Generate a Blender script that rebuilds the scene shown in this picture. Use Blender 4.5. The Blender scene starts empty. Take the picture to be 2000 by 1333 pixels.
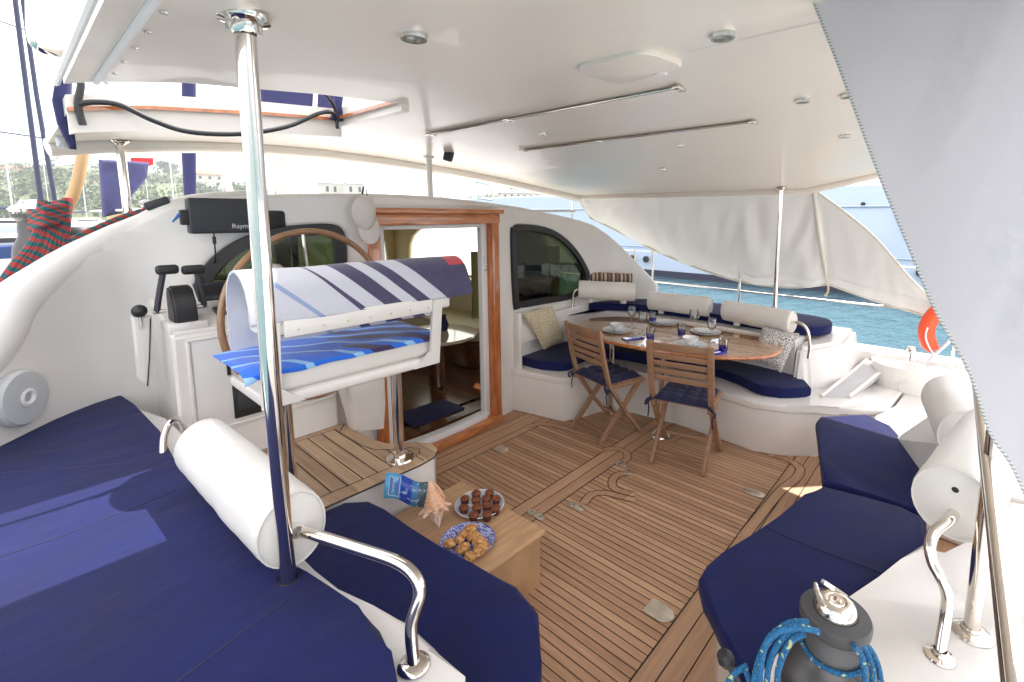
import bpy, bmesh, math, random
from mathutils import Vector, Matrix, noise
sc = bpy.context.scene
rad = math.radians
random.seed(7)
# ---------------------------------------------------------------- camera
FPX, CX, CY, EYE = 931.0, 1100.0, 538.0, 1.75
AZ, PITCH = rad(49.5), rad(7.2)
cF = Vector((math.sin(AZ)*math.cos(PITCH), math.cos(AZ)*math.cos(PITCH), -math.sin(PITCH)))
cR = Vector((math.cos(AZ), -math.sin(AZ), 0)); cU = cR.cross(cF); cC = Vector((0, 0, EYE))
cam = bpy.data.cameras.new("camera"); co = bpy.data.objects.new("camera", cam); sc.collection.objects.link(co)
m3 = Matrix((cR, cU, -cF)).transposed(); co.matrix_world = Matrix.Translation(cC) @ m3.to_4x4()
cam.sensor_width = 36; cam.lens = 36*FPX/2000; cam.shift_x = -(CX-1000)/2000; cam.shift_y = (CY-666.5)/2000
cam.clip_start = 0.05; cam.clip_end = 6000
sc.camera = co
# ---------------------------------------------------------------- sky, sun, exposure
SUN_DIR = Vector((0.78, 0.11, 1.36)).normalized()       # towards the sun
el = math.asin(SUN_DIR.z); azs = math.atan2(SUN_DIR.x, SUN_DIR.y)
w = bpy.data.worlds.new("World"); sc.world = w; w.use_nodes = True
nt = w.node_tree; nt.nodes.clear()
out = nt.nodes.new('ShaderNodeOutputWorld'); bg = nt.nodes.new('ShaderNodeBackground'); bg.inputs[1].default_value = 0.15
sky = nt.nodes.new('ShaderNodeTexSky'); sky.sky_type = 'NISHITA'; sky.sun_disc = False
sky.sun_elevation = el; sky.sun_rotation = azs; sky.air_density = 1.0; sky.dust_density = 2.0; sky.ozone_density = 1.0
tc = nt.nodes.new('ShaderNodeTexCoord'); mp = nt.nodes.new('ShaderNodeMapping'); mp.inputs['Scale'].default_value = (1, 1, 2.6)
nz = nt.nodes.new('ShaderNodeTexNoise'); nz.inputs['Scale'].default_value = 2.3; nz.inputs['Detail'].default_value = 8
rp = nt.nodes.new('ShaderNodeValToRGB'); rp.color_ramp.elements[0].position = .36; rp.color_ramp.elements[1].position = .60
mx = nt.nodes.new('ShaderNodeMixRGB'); mx.inputs[2].default_value = (10.5, 10.0, 9.6, 1)
L = nt.links.new
L(tc.outputs['Generated'], mp.inputs[0]); L(mp.outputs[0], nz.inputs['Vector']); L(nz.outputs['Fac'], rp.inputs[0])
L(rp.outputs[0], mx.inputs[0]); L(sky.outputs[0], mx.inputs[1]); L(mx.outputs[0], bg.inputs[0]); L(bg.outputs[0], out.inputs[0])
sl = bpy.data.lights.new("sun", 'SUN'); sl.energy = 4.0; sl.angle = rad(.5); sl.color = (1, .95, .88)
so = bpy.data.objects.new("sun", sl); sc.collection.objects.link(so)
so.rotation_euler = SUN_DIR.to_track_quat('Z', 'Y').to_euler()
sc.view_settings.view_transform = 'Standard'; sc.view_settings.look = 'None'; sc.view_settings.gamma = 1
sc.view_settings.exposure = 1.27
sc.cycles.max_bounces = 10; sc.cycles.diffuse_bounces = 6; sc.cycles.transparent_max_bounces = 16
sc.cycles.sample_clamp_indirect = 8
# ---------------------------------------------------------------- pixel -> real point on a plane at a known place
def ray(u, v): return cF + cR*((u-CX)/FPX) + cU*((CY-v)/FPX)
def PZ(u, v, z): d = ray(u, v); return cC + d*((z-EYE)/d.z)
def PY(u, v, y): d = ray(u, v); return cC + d*(y/d.y)
def PX(u, v, x): d = ray(u, v); return cC + d*(x/d.x)
def PD(u, v, w): return cC + ray(u, v)*w
# ---------------------------------------------------------------- helpers
V = Vector
def thing(name, label, cat, loc=(0, 0, 0), group=None):
    o = bpy.data.objects.new(name, None); sc.collection.objects.link(o); o.location = loc
    o.empty_display_size = .05
    o['label'] = label; o['category'] = cat
    if group: o['group'] = group
    return o
def root(o):
    while o.parent: o = o.parent
    return o
def finish(bm, sharp=38):
    bmesh.ops.recalc_face_normals(bm, faces=bm.faces)
def part(name, bm, mat, parent=None, smooth=True, sharp=38, label=None):
    me = bpy.data.meshes.new(name)
    if not isinstance(bm, bmesh.types.BMesh): me = bm; me.name = name
    else:
        bmesh.ops.recalc_face_normals(bm, faces=bm.faces); bm.to_mesh(me); bm.free()
    if not isinstance(mat, (list, tuple)): mat = [mat]
    me.materials.clear()
    for m in mat: me.materials.append(m)
    if smooth:
        me.polygons.foreach_set('use_smooth', [True]*len(me.polygons)); me.set_sharp_from_angle(angle=rad(sharp))
    o = bpy.data.objects.new(name, me); sc.collection.objects.link(o)
    if parent:
        o.parent = parent; l = root(parent).location
        if l.length: me.transform(Matrix.Translation(-l))
    if label: o['label'] = label
    return o
def solo(name, bm, mat, label, cat, group=None, **k):
    o = part(name, bm, mat, **k); me = o.data
    xs = [v.co for v in me.vertices]
    c = V(((min(p.x for p in xs)+max(p.x for p in xs))/2, (min(p.y for p in xs)+max(p.y for p in xs))/2, min(p.z for p in xs)))
    me.transform(Matrix.Translation(-c)); o.location = c
    o['label'] = label; o['category'] = cat
    if group: o['group'] = group
    return o
def struct(name, bm, mat, kind='structure', **k):
    o = part(name, bm, mat, **k); o['kind'] = kind; return o
def B(): return bmesh.new()
def join(bm, other, M=None):
    me = bpy.data.meshes.new('t'); other.to_mesh(me); other.free()
    if M is not None: me.transform(M)
    bm.from_mesh(me); bpy.data.meshes.remove(me)
def box(bm, c, s, rot=None, bev=0, seg=2):
    t = B(); bmesh.ops.create_cube(t, size=1)
    for v in t.verts: v.co = V((v.co.x*s[0], v.co.y*s[1], v.co.z*s[2]))
    if bev: bmesh.ops.bevel(t, geom=t.edges[:], offset=bev, segments=seg, affect='EDGES', profile=.5)
    M = Matrix.Translation(c)
    if rot is not None: M = M @ (rot.to_4x4() if not isinstance(rot, (int, float)) else Matrix.Rotation(rot, 4, 'Z'))
    join(bm, t, M)
def bx(bm, x0, x1, y0, y1, z0, z1, bev=0, seg=2):
    box(bm, ((x0+x1)/2, (y0+y1)/2, (z0+z1)/2), (abs(x1-x0), abs(y1-y0), abs(z1-z0)), None, bev, seg)
def bar(bm, a, b, wd, th, up=(0, 0, 1), bev=0):      # rectangular bar from a to b
    a, b = V(a), V(b); d = b-a; l = d.length; d.normalize(); x = V(up).cross(d)
    if x.length < 1e-4: x = V((1, 0, 0)).cross(d)
    x.normalize(); y = d.cross(x)
    box(bm, (a+b)/2, (wd, th, l), Matrix((x, y, d)).transposed(), bev)
def smooth(pts, n=6, closed=False):
    P = [V(p) for p in pts]; N = len(P); out = []
    for i in range(N if closed else N-1):
        g = (lambda k: P[k % N]) if closed else (lambda k: P[min(max(k, 0), N-1)])
        a, b, c, d = g(i-1), g(i), g(i+1), g(i+2)
        for j in range(n):
            t = j/n
            out.append(.5*((2*b)+(c-a)*t+(2*a-5*b+4*c-d)*t*t+(3*b-a-3*c+d)*t**3))
    if not closed: out.append(P[-1])
    return out
def tube(bm, pts, r, n=10, closed=False, cap=True):
    P = [V(p) for p in pts]; N = len(P); rr = r if isinstance(r, (list, tuple)) else [r]*N
    rings = []; prev = None
    for i in range(N):
        if closed: d = P[(i+1) % N]-P[i-1]
        else: d = P[min(i+1, N-1)]-P[max(i-1, 0)]
        d.normalize()
        if prev is None:
            a = V((0, 0, 1)) if abs(d.z) < .9 else V((1, 0, 0)); x = a.cross(d).normalized()
        else:
            x = (prev-d*prev.dot(d)).normalized()
        prev = x; y = d.cross(x)
        rings.append([bm.verts.new(P[i]+(x*math.cos(2*math.pi*k/n)+y*math.sin(2*math.pi*k/n))*rr[i]) for k in range(n)])
    for i in range(N if closed else N-1):
        A, C = rings[i], rings[(i+1) % N]
        for k in range(n): bm.faces.new((A[k], A[(k+1) % n], C[(k+1) % n], C[k]))
    if cap and not closed:
        bm.faces.new(rings[0][::-1]); bm.faces.new(rings[-1])
def fillet(pts, r=.05, n=5):                        # rounds the corners of a polyline
    P = [V(p) for p in pts]; out = [P[0]]
    for i in range(1, len(P)-1):
        a = (P[i-1]-P[i]); b = (P[i+1]-P[i]); q = min(r, a.length*.45, b.length*.45)
        s, e = P[i]+a.normalized()*q, P[i]+b.normalized()*q
        for k in range(n+1):
            t = k/n; out.append(s*(1-t)**2+P[i]*2*t*(1-t)+e*t*t)
    out.append(P[-1]); return out
def lathe(bm, prof, c=(0, 0, 0), n=24, M=None, sx=1, sy=1):
    t = B(); rings = []
    for r, z in prof:
        rings.append([t.verts.new((r*sx*math.cos(2*math.pi*k/n), r*sy*math.sin(2*math.pi*k/n), z)) for k in range(n)] if r > 1e-6 else [t.verts.new((0, 0, z))])
    for A, C in zip(rings, rings[1:]):
        for k in range(n):
            k2 = (k+1) % n
            if len(A) == 1 and len(C) == 1: break
            if len(A) == 1: t.faces.new((A[0], C[k], C[k2]))
            elif len(C) == 1: t.faces.new((A[k], A[k2], C[0]))
            else: t.faces.new((A[k], A[k2], C[k2], C[k]))
    join(bm, t, Matrix.Translation(c) @ (M.to_4x4() if M is not None else Matrix.Identity(4)))
def axis(d, up=(0, 0, 1)):                          # matrix whose Z is d
    d = V(d).normalized(); x = V(up).cross(d)
    if x.length < 1e-4: x = V((1, 0, 0))
    x.normalize(); return Matrix((x, d.cross(x), d)).transposed()
def prism(bm, pts, z0, z1, bev=0, seg=3, sub=0, bot=True):
    t = B(); n = len(pts)
    lo = [t.verts.new((p[0], p[1], z0)) for p in pts]; hi = [t.verts.new((p[0], p[1], z1)) for p in pts]
    t.faces.new(hi); t.faces.new(lo[::-1])
    for k in range(n): t.faces.new((lo[k], lo[(k+1) % n], hi[(k+1) % n], hi[k]))
    if bev:
        es = [e for e in t.edges if abs(e.verts[0].co.z-e.verts[1].co.z) < 1e-6 and (bot or e.verts[0].co.z > (z0+z1)/2)]
        bmesh.ops.bevel(t, geom=es, offset=bev, segments=seg, affect='EDGES', profile=.5, clamp_overlap=True)
    join(bm, t)
def offs(pts, d):                                   # inward offset of a closed polygon (xy)
    P = [V((p[0], p[1])) for p in pts]; N = len(P)
    A = sum(P[i].x*P[(i+1) % N].y-P[(i+1) % N].x*P[i].y for i in range(N)); s = 1 if A > 0 else -1
    out = []
    for i in range(N):
        t = (P[(i+1) % N]-P[i-1]); t.normalize(); out.append((P[i].x-t.y*d*s, P[i].y+t.x*d*s))
    return out
def ribbon(bm, pts, wd, z=None):                    # thin flat strip along a polyline
    P = [V((p[0], p[1], p[2] if len(p) > 2 and z is None else z)) for p in pts]; L_, R_ = [], []
    for i in range(len(P)):
        d = P[min(i+1, len(P)-1)]-P[max(i-1, 0)]; d.z = 0; d.normalize(); nrm = V((-d.y, d.x, 0))*wd/2
        L_.append(bm.verts.new(P[i]+nrm)); R_.append(bm.verts.new(P[i]-nrm))
    for i in range(len(P)-1): bm.faces.new((L_[i], R_[i], R_[i+1], L_[i+1]))
def flatshape(outlines, thick, bev=0):              # filled outline(s) with holes, extruded: returns bmesh in (s, z, d)
    cu = bpy.data.curves.new('c', 'CURVE'); cu.dimensions = '2D'; cu.fill_mode = 'BOTH'; cu.extrude = thick/2-bev; cu.bevel_depth = bev
    cu.bevel_resolution = 3; cu.offset = -bev
    for pts in outlines:
        sp = cu.splines.new('POLY'); sp.points.add(len(pts)-1); sp.use_cyclic_u = True
        for q, p in zip(sp.points, pts): q.co = (p[0], p[1], 0, 1)
    ob = bpy.data.objects.new('c', cu); sc.collection.objects.link(ob)
    dg = bpy.context.evaluated_depsgraph_get(); me = bpy.data.meshes.new_from_object(ob.evaluated_get(dg))
    bpy.data.objects.remove(ob); bpy.data.curves.remove(cu)
    bm = B(); bm.from_mesh(me); bpy.data.meshes.remove(me)
    bmesh.ops.remove_doubles(bm, verts=bm.verts, dist=1e-5)
    return bm
def dup(o, loc, rz=None, label=None, parent=None):
    c = o.copy(); sc.collection.objects.link(c)
    if parent is not None: c.parent = parent
    else:
        c.location = loc
        if rz is not None: c.rotation_euler = (0, 0, rz)
        if label: c['label'] = label
    for ch in o.children: dup(ch, None, parent=c)
    return c
# ---------------------------------------------------------------- materials
def mat(name, col, rough=.5, metal=0, bump=0, bscale=60, var=0, vscale=3, coat=0, spec=.5, sheen=0, stretch=None, trans=0, bdist=.002):
    m = bpy.data.materials.new(name); m.use_nodes = True; n = m.node_tree; p = n.nodes['Principled BSDF']; K = n.links.new
    p.inputs['Base Color'].default_value = (*col, 1); p.inputs['Roughness'].default_value = rough; p.inputs['Metallic'].default_value = metal
    p.inputs['Specular IOR Level'].default_value = spec; p.inputs['Coat Weight'].default_value = coat
    p.inputs['Sheen Weight'].default_value = sheen; p.inputs['Sheen Roughness'].default_value = .5; p.inputs['Transmission Weight'].default_value = trans
    tc = n.nodes.new('ShaderNodeTexCoord'); src = tc.outputs['Object']
    if stretch:
        mp = n.nodes.new('ShaderNodeMapping'); mp.inputs['Scale'].default_value = stretch; K(src, mp.inputs[0]); src = mp.outputs[0]
    if var:
        z = n.nodes.new('ShaderNodeTexNoise'); z.inputs['Scale'].default_value = vscale; z.inputs['Detail'].default_value = 5; K(src, z.inputs['Vector'])
        r = n.nodes.new('ShaderNodeMapRange'); r.inputs[1].default_value = .3; r.inputs[2].default_value = .7; r.inputs[3].default_value = 1-var; r.inputs[4].default_value = 1+var; K(z.outputs['Fac'], r.inputs[0])
        h = n.nodes.new('ShaderNodeVectorMath'); h.operation = 'SCALE'; h.inputs[0].default_value = col; K(r.outputs[0], h.inputs['Scale']); K(h.outputs[0], p.inputs['Base Color'])
        r2 = n.nodes.new('ShaderNodeMapRange'); r2.inputs[3].default_value = rough*.8; r2.inputs[4].default_value = min(1, rough*1.2); K(z.outputs['Fac'], r2.inputs[0]); K(r2.outputs[0], p.inputs['Roughness'])
    if bump:
        z = n.nodes.new('ShaderNodeTexNoise'); z.inputs['Scale'].default_value = bscale; z.inputs['Detail'].default_value = 4; K(src, z.inputs['Vector'])
        b = n.nodes.new('ShaderNodeBump'); b.inputs['Strength'].default_value = bump; b.inputs['Distance'].default_value = bdist; K(z.outputs['Fac'], b.inputs['Height']); K(b.outputs[0], p.inputs['Normal'])
    return m
class NM:                                            # tiny node-graph helper
    def __init__(s, m): s.n = m.node_tree; s.p = s.n.nodes['Principled BSDF']
    def new(s, t, **k):
        x = s.n.nodes.new(t)
        for a, b in k.items(): setattr(x, a, b)
        return x
    def link(s, a, b): s.n.links.new(a, b)
    def math(s, op, a, b=None, c=None):
        x = s.new('ShaderNodeMath', operation=op)
        for i, q in enumerate((a, b, c)):
            if q is None: continue
            if isinstance(q, (int, float)): x.inputs[i].default_value = q
            else: s.link(q, x.inputs[i])
        return x.outputs[0]
    def mix(s, f, a, b):
        x = s.new('ShaderNodeMixRGB')
        for i, q in enumerate((f, a, b)):
            if isinstance(q, tuple): x.inputs[i].default_value = (*q, 1)
            elif isinstance(q, (int, float)): x.inputs[i].default_value = q
            else: s.link(q, x.inputs[i])
        return x.outputs[0]
    def xyz(s, coord='Object'):
        t = s.new('ShaderNodeTexCoord'); q = s.new('ShaderNodeSeparateXYZ'); s.link(t.outputs[coord], q.inputs[0]); s.vec = t.outputs[coord]; return q.outputs
    def noise(s, scale, detail=4, vec=None, st=None):
        z = s.new('ShaderNodeTexNoise'); z.inputs['Scale'].default_value = scale; z.inputs['Detail'].default_value = detail
        v = vec or s.vec
        if st: mp = s.new('ShaderNodeMapping'); mp.inputs['Scale'].default_value = st; s.link(v, mp.inputs[0]); v = mp.outputs[0]
        s.link(v, z.inputs['Vector']); return z.outputs['Fac']
def teak(name, dark, light, along='Y', pitch=.042, rough=.6):
    m = mat(name, light, rough); g = NM(m); o = g.xyz()
    a, b = (o[0], o[1]) if along == 'Y' else (o[1], o[0])
    idn = g.math('FLOOR', g.math('DIVIDE', a, pitch))
    wn = g.new('ShaderNodeTexWhiteNoise', noise_dimensions='1D'); g.link(idn, wn.inputs['W'])
    st = (60, 3, 60) if along == 'Y' else (3, 60, 60)
    gr = g.noise(1.0, 6, st=st); big = g.noise(2.0, 3)
    f = g.math('ADD', g.math('MULTIPLY', wn.outputs['Value'], .42), g.math('ADD', g.math('MULTIPLY', gr, .75), g.math('MULTIPLY', big, .35)))
    r = g.new('ShaderNodeMapRange'); r.inputs[1].default_value = .4; r.inputs[2].default_value = 1.0; g.link(f, r.inputs[0])
    g.link(g.mix(r.outputs[0], dark, light), g.p.inputs['Base Color'])
    bp = g.new('ShaderNodeBump'); bp.inputs['Strength'].default_value = .35; bp.inputs['Distance'].default_value = .001; g.link(gr, bp.inputs['Height']); g.link(bp.outputs[0], g.p.inputs['Normal'])
    return m
GEL = mat('gelcoat_white', (.76, .735, .70), .23, bump=.05, bscale=5, var=.03, vscale=4, coat=.25, bdist=.01)
GELROOF = mat('roof_gelcoat', (.79, .735, .665), .30, bump=.12, bscale=3.5, var=.03, vscale=2, coat=.15, bdist=.012)
GELMATT = mat('gelcoat_grip', (.72, .71, .69), .5, bump=.3, bscale=500, var=.04, vscale=5)
GREY = mat('grey_grip', (.50, .50, .51), .6, bump=.4, bscale=400)
NAVY = mat('navy_canvas', (.0062, .0100, .070), .85, bump=.6, bscale=230, var=.22, vscale=5, spec=.2, sheen=.06, bdist=.0015)
def wrinkle(m, amt=.35, st=(2, 9, 2), dist=.02):    # soft cloth creases on top of the weave
    g = NM(m); o = g.xyz(); z = g.noise(1.6, 3, st=st)
    b = g.new('ShaderNodeBump'); b.inputs['Strength'].default_value = amt; b.inputs['Distance'].default_value = dist; g.link(z, b.inputs['Height'])
    old = g.p.inputs['Normal'].links
    if old: g.link(old[0].from_socket, b.inputs['Normal'])
    g.link(b.outputs[0], g.p.inputs['Normal'])
wrinkle(NAVY, .55, (2.2, 5, 2), .02)
NAVYPIPE = mat('navy_piping', (.008, .01, .06), .7)
NAVYPUFF = mat('navy_puff', (.010, .011, .05), .9, bump=.4, bscale=300, sheen=.1)
VINYL = mat('white_vinyl', (.72, .70, .66), .42, bump=.25, bscale=160, var=.05, vscale=6, bdist=.001)
wrinkle(VINYL, .15, (3, 6, 3), .01)
CHROME = mat('stainless', (.78, .73, .67), .09, 1, var=.06, vscale=8)
STEEL = mat('brushed_steel', (.62, .60, .56), .25, 1, var=.1, vscale=20)
BLACK = mat('black_plastic', (.018, .018, .02), .45, bump=.2, bscale=300)
CASE = mat('charcoal_plastic', (.035, .038, .045), .5, bump=.15, bscale=400)
RUBBER = mat('black_rubber', (.012, .012, .013), .6)
CAULK = mat('caulk', (.02, .013, .01), .7)
TEAKF = teak('teak_planks', (.35, .19, .11), (.58, .36, .215), 'Y', .042)
TEAKX = teak('teak_margin', (.36, .20, .115), (.55, .345, .21), 'X', .075)
TEAKP = teak('teak_platform', (.32, .21, .13), (.60, .42, .27), 'Y', .075)
TEAKC = teak('teak_chair', (.26, .14, .08), (.42, .25, .145), 'Y', .5)
TEAKB = mat('teak_box', (.48, .29, .155), .5, bump=.3, bscale=8, var=.18, vscale=6, stretch=(1, 9, 1))
VARN = mat('varnished_teak', (.46, .14, .035), .18, bump=.1, bscale=20, var=.3, vscale=3, coat=1, stretch=(12, 12, 2))
VARNX = mat('varnished_teak_rail', (.50, .18, .06), .2, var=.3, vscale=3, coat=.8, stretch=(2, 12, 12))
TABLEW = mat('varnished_table', (.46, .28, .16), .12, var=.25, vscale=2.5, coat=1, stretch=(8, 1, 1))
WHEELW = mat('wheel_wood', (.30, .155, .07), .3, var=.25, vscale=12, coat=.5)
ALU = mat('white_aluminium', (.75, .76, .76), .35)
FABRIC = mat('curtain_mesh', (.5, .52, .60), .8, bump=.5, bscale=500)
CREAM = mat('cream_leather', (.52, .46, .30), .5, bump=.2, bscale=40, var=.08)
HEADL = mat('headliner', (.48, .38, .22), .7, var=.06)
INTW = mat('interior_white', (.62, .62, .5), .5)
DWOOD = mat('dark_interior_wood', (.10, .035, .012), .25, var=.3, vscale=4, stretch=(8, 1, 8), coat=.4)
def glassmat(name, tint, rough=.0, f=.08):
    m = bpy.data.materials.new(name); m.use_nodes = True; n = m.node_tree; n.nodes.clear()
    o = n.nodes.new('ShaderNodeOutputMaterial'); t = n.nodes.new('ShaderNodeBsdfTransparent'); t.inputs[0].default_value = (*tint, 1)
    g = n.nodes.new('ShaderNodeBsdfGlossy'); g.inputs['Roughness'].default_value = rough; g.inputs[0].default_value = (1, 1, 1, 1)
    fr = n.nodes.new('ShaderNodeLayerWeight'); fr.inputs[0].default_value = .25
    mr = n.nodes.new('ShaderNodeMapRange'); mr.inputs[3].default_value = f; mr.inputs[4].default_value = .9
    x = n.nodes.new('ShaderNodeMixShader'); K = n.links.new
    K(fr.outputs['Fresnel'], mr.inputs[0]); K(mr.outputs[0], x.inputs[0]); K(t.outputs[0], x.inputs[1]); K(g.outputs[0], x.inputs[2]); K(x.outputs[0], o.inputs[0])
    return m
TINT = glassmat('tinted_window', (.30, .32, .20), f=.02)
CLEAR = glassmat('clear_glass', (.93, .95, .95), f=.06)
PANE = glassmat('clear_pane', (.8, .84, .8), f=.05)
BLUEG = glassmat('blue_glass', (.06, .12, .75), f=.06)
CHINA = mat('white_china', (.72, .74, .76), .15, coat=.5)
def text(body, size, mt, M, name, parent, depth=.0008):
    cu = bpy.data.curves.new('t', 'FONT'); cu.body = body; cu.size = size; cu.extrude = depth; cu.align_x = 'CENTER'; cu.align_y = 'CENTER'
    ob = bpy.data.objects.new('t', cu); sc.collection.objects.link(ob)
    dg = bpy.context.evaluated_depsgraph_get(); me = bpy.data.meshes.new_from_object(ob.evaluated_get(dg)); bpy.data.objects.remove(ob); bpy.data.curves.remove(cu)
    me.transform(M); return part(name, me, mt, parent, smooth=False)
# ================================================================ bulkhead plan: a gentle bow, wrapping aft to port
PLAN = []
_w = smooth([(-1.3, 1.5), (-.8, 2.12), (-.34, 2.68), (-.09, 2.99), (.09, 3.21), (.27, 3.35), (.44, 3.385), (.6, 2.95+.18*(.6-2.05)**2)], 8)
_s = .6; _tmp = [(.6, _w[-1].x, _w[-1].y)]
for a, b in zip(_w[::-1], _w[::-1][1:]): _s -= (a-b).length; _tmp.append((_s, b.x, b.y))
_e = smooth([(2.37, 2.968), (3.0, 3.03), (3.5, 3.06), (4.0, 3.0), (4.4, 2.82), (4.7, 2.52), (4.84, 2.15), (4.88, 1.9)], 8)
PLAN = _tmp[::-1]+[(.6+.08*k, .6+.08*k, 2.95+.18*(.6+.08*k-2.05)**2) for k in range(1, 23)]
_s, _p = PLAN[-1][0], V((PLAN[-1][1], PLAN[-1][2]))
for q in _e:
    q = V((q[0], q[1]))
    if q.x > _p.x+.03 or q.y < 2.8: _s += (q-_p).length; _p = q; PLAN.append((_s, q.x, q.y))
def plan(s, d=0):
    for (a, b) in zip(PLAN, PLAN[1:]):
        if s <= b[0] or b is PLAN[-1]:
            t = (s-a[0])/(b[0]-a[0]); p = V((a[1]+(b[1]-a[1])*t, a[2]+(b[2]-a[2])*t)); q = V((b[1]-a[1], b[2]-a[2])).normalized()
            return p+V((-q.y, q.x))*d
def W(u, v):                                         # pixel -> (s, z) on the bulkhead
    r = ray(u, v); best = None
    for (a, b) in zip(PLAN, PLAN[1:]):
        ca, cb = a[1]*r.y-a[2]*r.x, b[1]*r.y-b[2]*r.x
        if ca*cb <= 0 and ca != cb:
            t = ca/(ca-cb); x, y = a[1]+(b[1]-a[1])*t, a[2]+(b[2]-a[2])*t
            if x*r.x+y*r.y > 0:
                k = math.hypot(x, y)/math.hypot(r.x, r.y); return (a[0]+(b[0]-a[0])*t, EYE+r.z*k)
    raise ValueError((u, v))
def wallmap(bm, step=.1):                            # (s, z, d) -> world
    xs = [v.co.x for v in bm.verts]; k = math.floor(min(xs)/step)*step
    while k < max(xs):
        bmesh.ops.bisect_plane(bm, geom=bm.verts[:]+bm.edges[:]+bm.faces[:], plane_co=(k, 0, 0), plane_no=(1, 0, 0)); k += step
    for v in bm.verts:
        p = plan(v.co.x, v.co.z); v.co = V((p.x, p.y, v.co.y))
    return bm
def WP(u, v, d=0): s, z = W(u, v); p = plan(s, d); return V((p.x, p.y, z))
def shiftd(bm, d): bmesh.ops.translate(bm, verts=bm.verts, vec=(0, 0, d)); return bm
def SB(s0, s1, z0, z1, d0, d1, bev=0):               # box in wall space
    bm = B(); bx(bm, s0, s1, z0, z1, d0, d1, bev); return bm
# ---- outline of the bulkhead and its openings, all in real (s, z)
top = smooth([(-1.7, .8)]+[(s, z) for s, z in ((-1.2, .62), (-.7, .98))]+[W(*q) for q in ((3, 655), (56, 571), (124, 516), (187, 474), (277, 426), (334, 397), (420, 384), (560, 379), (700, 378), (800, 381), (880, 387), (975, 398), (1050, 411), (1135, 431), (1180, 452), (1230, 497), (1285, 556))], 4)
top = [(p[0], p[1]) if not hasattr(p, 'x') else (p.x, p.y) for p in [V((a[0], a[1], 0)) if not hasattr(a, 'x') else a for a in top]]
END = top[-1]
outline = top+[(END[0]+.03, .3), (END[0]+.03, -.2), (-1.7, -.2)]
win_r = [W(*q) for q in ((999, 460), (1003, 447), (1014, 441), (1061, 446), (1095, 462), (1125, 492), (1146, 528), (1147, 545), (1138, 566), (1110, 583), (1057, 592), (1014, 599), (1004, 592))]
win_l = [W(*q) for q in ((392, 540), (410, 514), (440, 488), (480, 466), (530, 451), (580, 444), (630, 441), (655, 444), (667, 456), (672, 480), (672, 530), (668, 545), (655, 550), (540, 556), (400, 560), (388, 552))]
def rounded(p, n=3): return [(q.x, q.y) for q in smooth([V((a, b, 0)) for a, b in p], n, True)]
win_r, win_l = rounded(win_r), rounded(win_l)
def grow(p, d): return offs(p, -d)
dl, dr = W(737, 500)[0], W(955, 600)[0]; dtop = W(950, 437)[1]; dbot = .06
door = [(dl, dbot), (dr, dbot), (dr, dtop), (dl, dtop)]
bmw = flatshape([outline, win_r, win_l, door], .09, .03)
wallmap(shiftd(bmw, .045))
struct('bulkhead_wall', bmw, GEL, sharp=50)
def rimr(s):
    k = max(0, min(1, (.5-s)/.9)); return (.062 if s < .5 else .062-.05*(s-.5)/.45)+.045*k*k*(3-2*k)
rim_ = [(p_, plan(p_[0], .03+.55*rimr(p_[0]))) for p_ in top if -1.2 < p_[0] < .95]
bm = B(); tube(bm, [V((q_.x, q_.y, p_[1]+.027-rimr(p_[0]))) for p_, q_ in rim_], [rimr(p_[0]) for p_, q_ in rim_], 28); struct('bulkhead_rim', bm, GEL, sharp=60)
# ---- windows (frame + pane)
for nm, p, lab in (('helm', win_l, 'arched black framed bulkhead window behind the steering wheel'), ('dining', win_r, 'quarter round black framed window above the corner cushion of the dining settee')):
    t = thing('window', lab, 'window', (0, 0, 0), 'bulkhead windows')
    inner = offs(p, .05 if nm == 'helm' else .035)
    fr = flatshape([grow(p, .012), inner], .05, .008); part('frame', wallmap(shiftd(fr, .0)), BLACK, t)
    gl = flatshape([offs(p, .03)], .006); part('pane', wallmap(shiftd(gl, .03)), TINT, t, smooth=False)
    a = W(1030, 450)[0] if nm == 'dining' else W(577, 500)[0]; zs = [z for s, z in inner if abs(s-a) < .12]
    part('divider', wallmap(SB(a-.015, a+.015, min(zs)-.02, max(zs)+.02, .034, .05)), STEEL, t)
# ---- cabin door: varnished frame, white aluminium slider
t = thing('door', 'open sliding door with varnished wood surround leading into the saloon', 'door', (0, 0, 0))
s0, s1 = dl, dr; zt = dtop
part('jamb', wallmap(SB(s1-.005, s1+.075, .0, zt+.06, -.06, .095, .006)), VARN, t)
part('jamb', wallmap(SB(s0-.06, s0+.005, .0, zt+.06, -.06, .095, .006)), VARN, t)
part('head', wallmap(SB(s0-.07, s1+.085, zt, zt+.075, -.062, .095, .006)), VARNX, t)
part('cornice', wallmap(SB(s0-.09, s1+.1, zt+.075, zt+.115, -.1, .02, .012)), VARNX, t)
part('sill', wallmap(SB(s0-.06, s1+.075, .0, .065, -.075, .1, .008)), VARNX, t)
al = B()
for b_ in (SB(s1-.07, s1-.008, .066, zt, -.0, .05, .004), SB(s0+.006, s0+.05, .066, zt, .0, .05, .004), SB(s0+.05, s1-.07, zt-.03, zt, .0, .05, .004), SB(s0+.05, s1-.07, .066, .11, -.03, .06, .004)): join(al, b_)
part('slider_frame', wallmap(al), ALU, t)
lk = B(); bx(lk, s1-.05, s1-.03, 1.30, 1.34, -.012, 0, .003); part('latch', wallmap(lk), STEEL, t)
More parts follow.
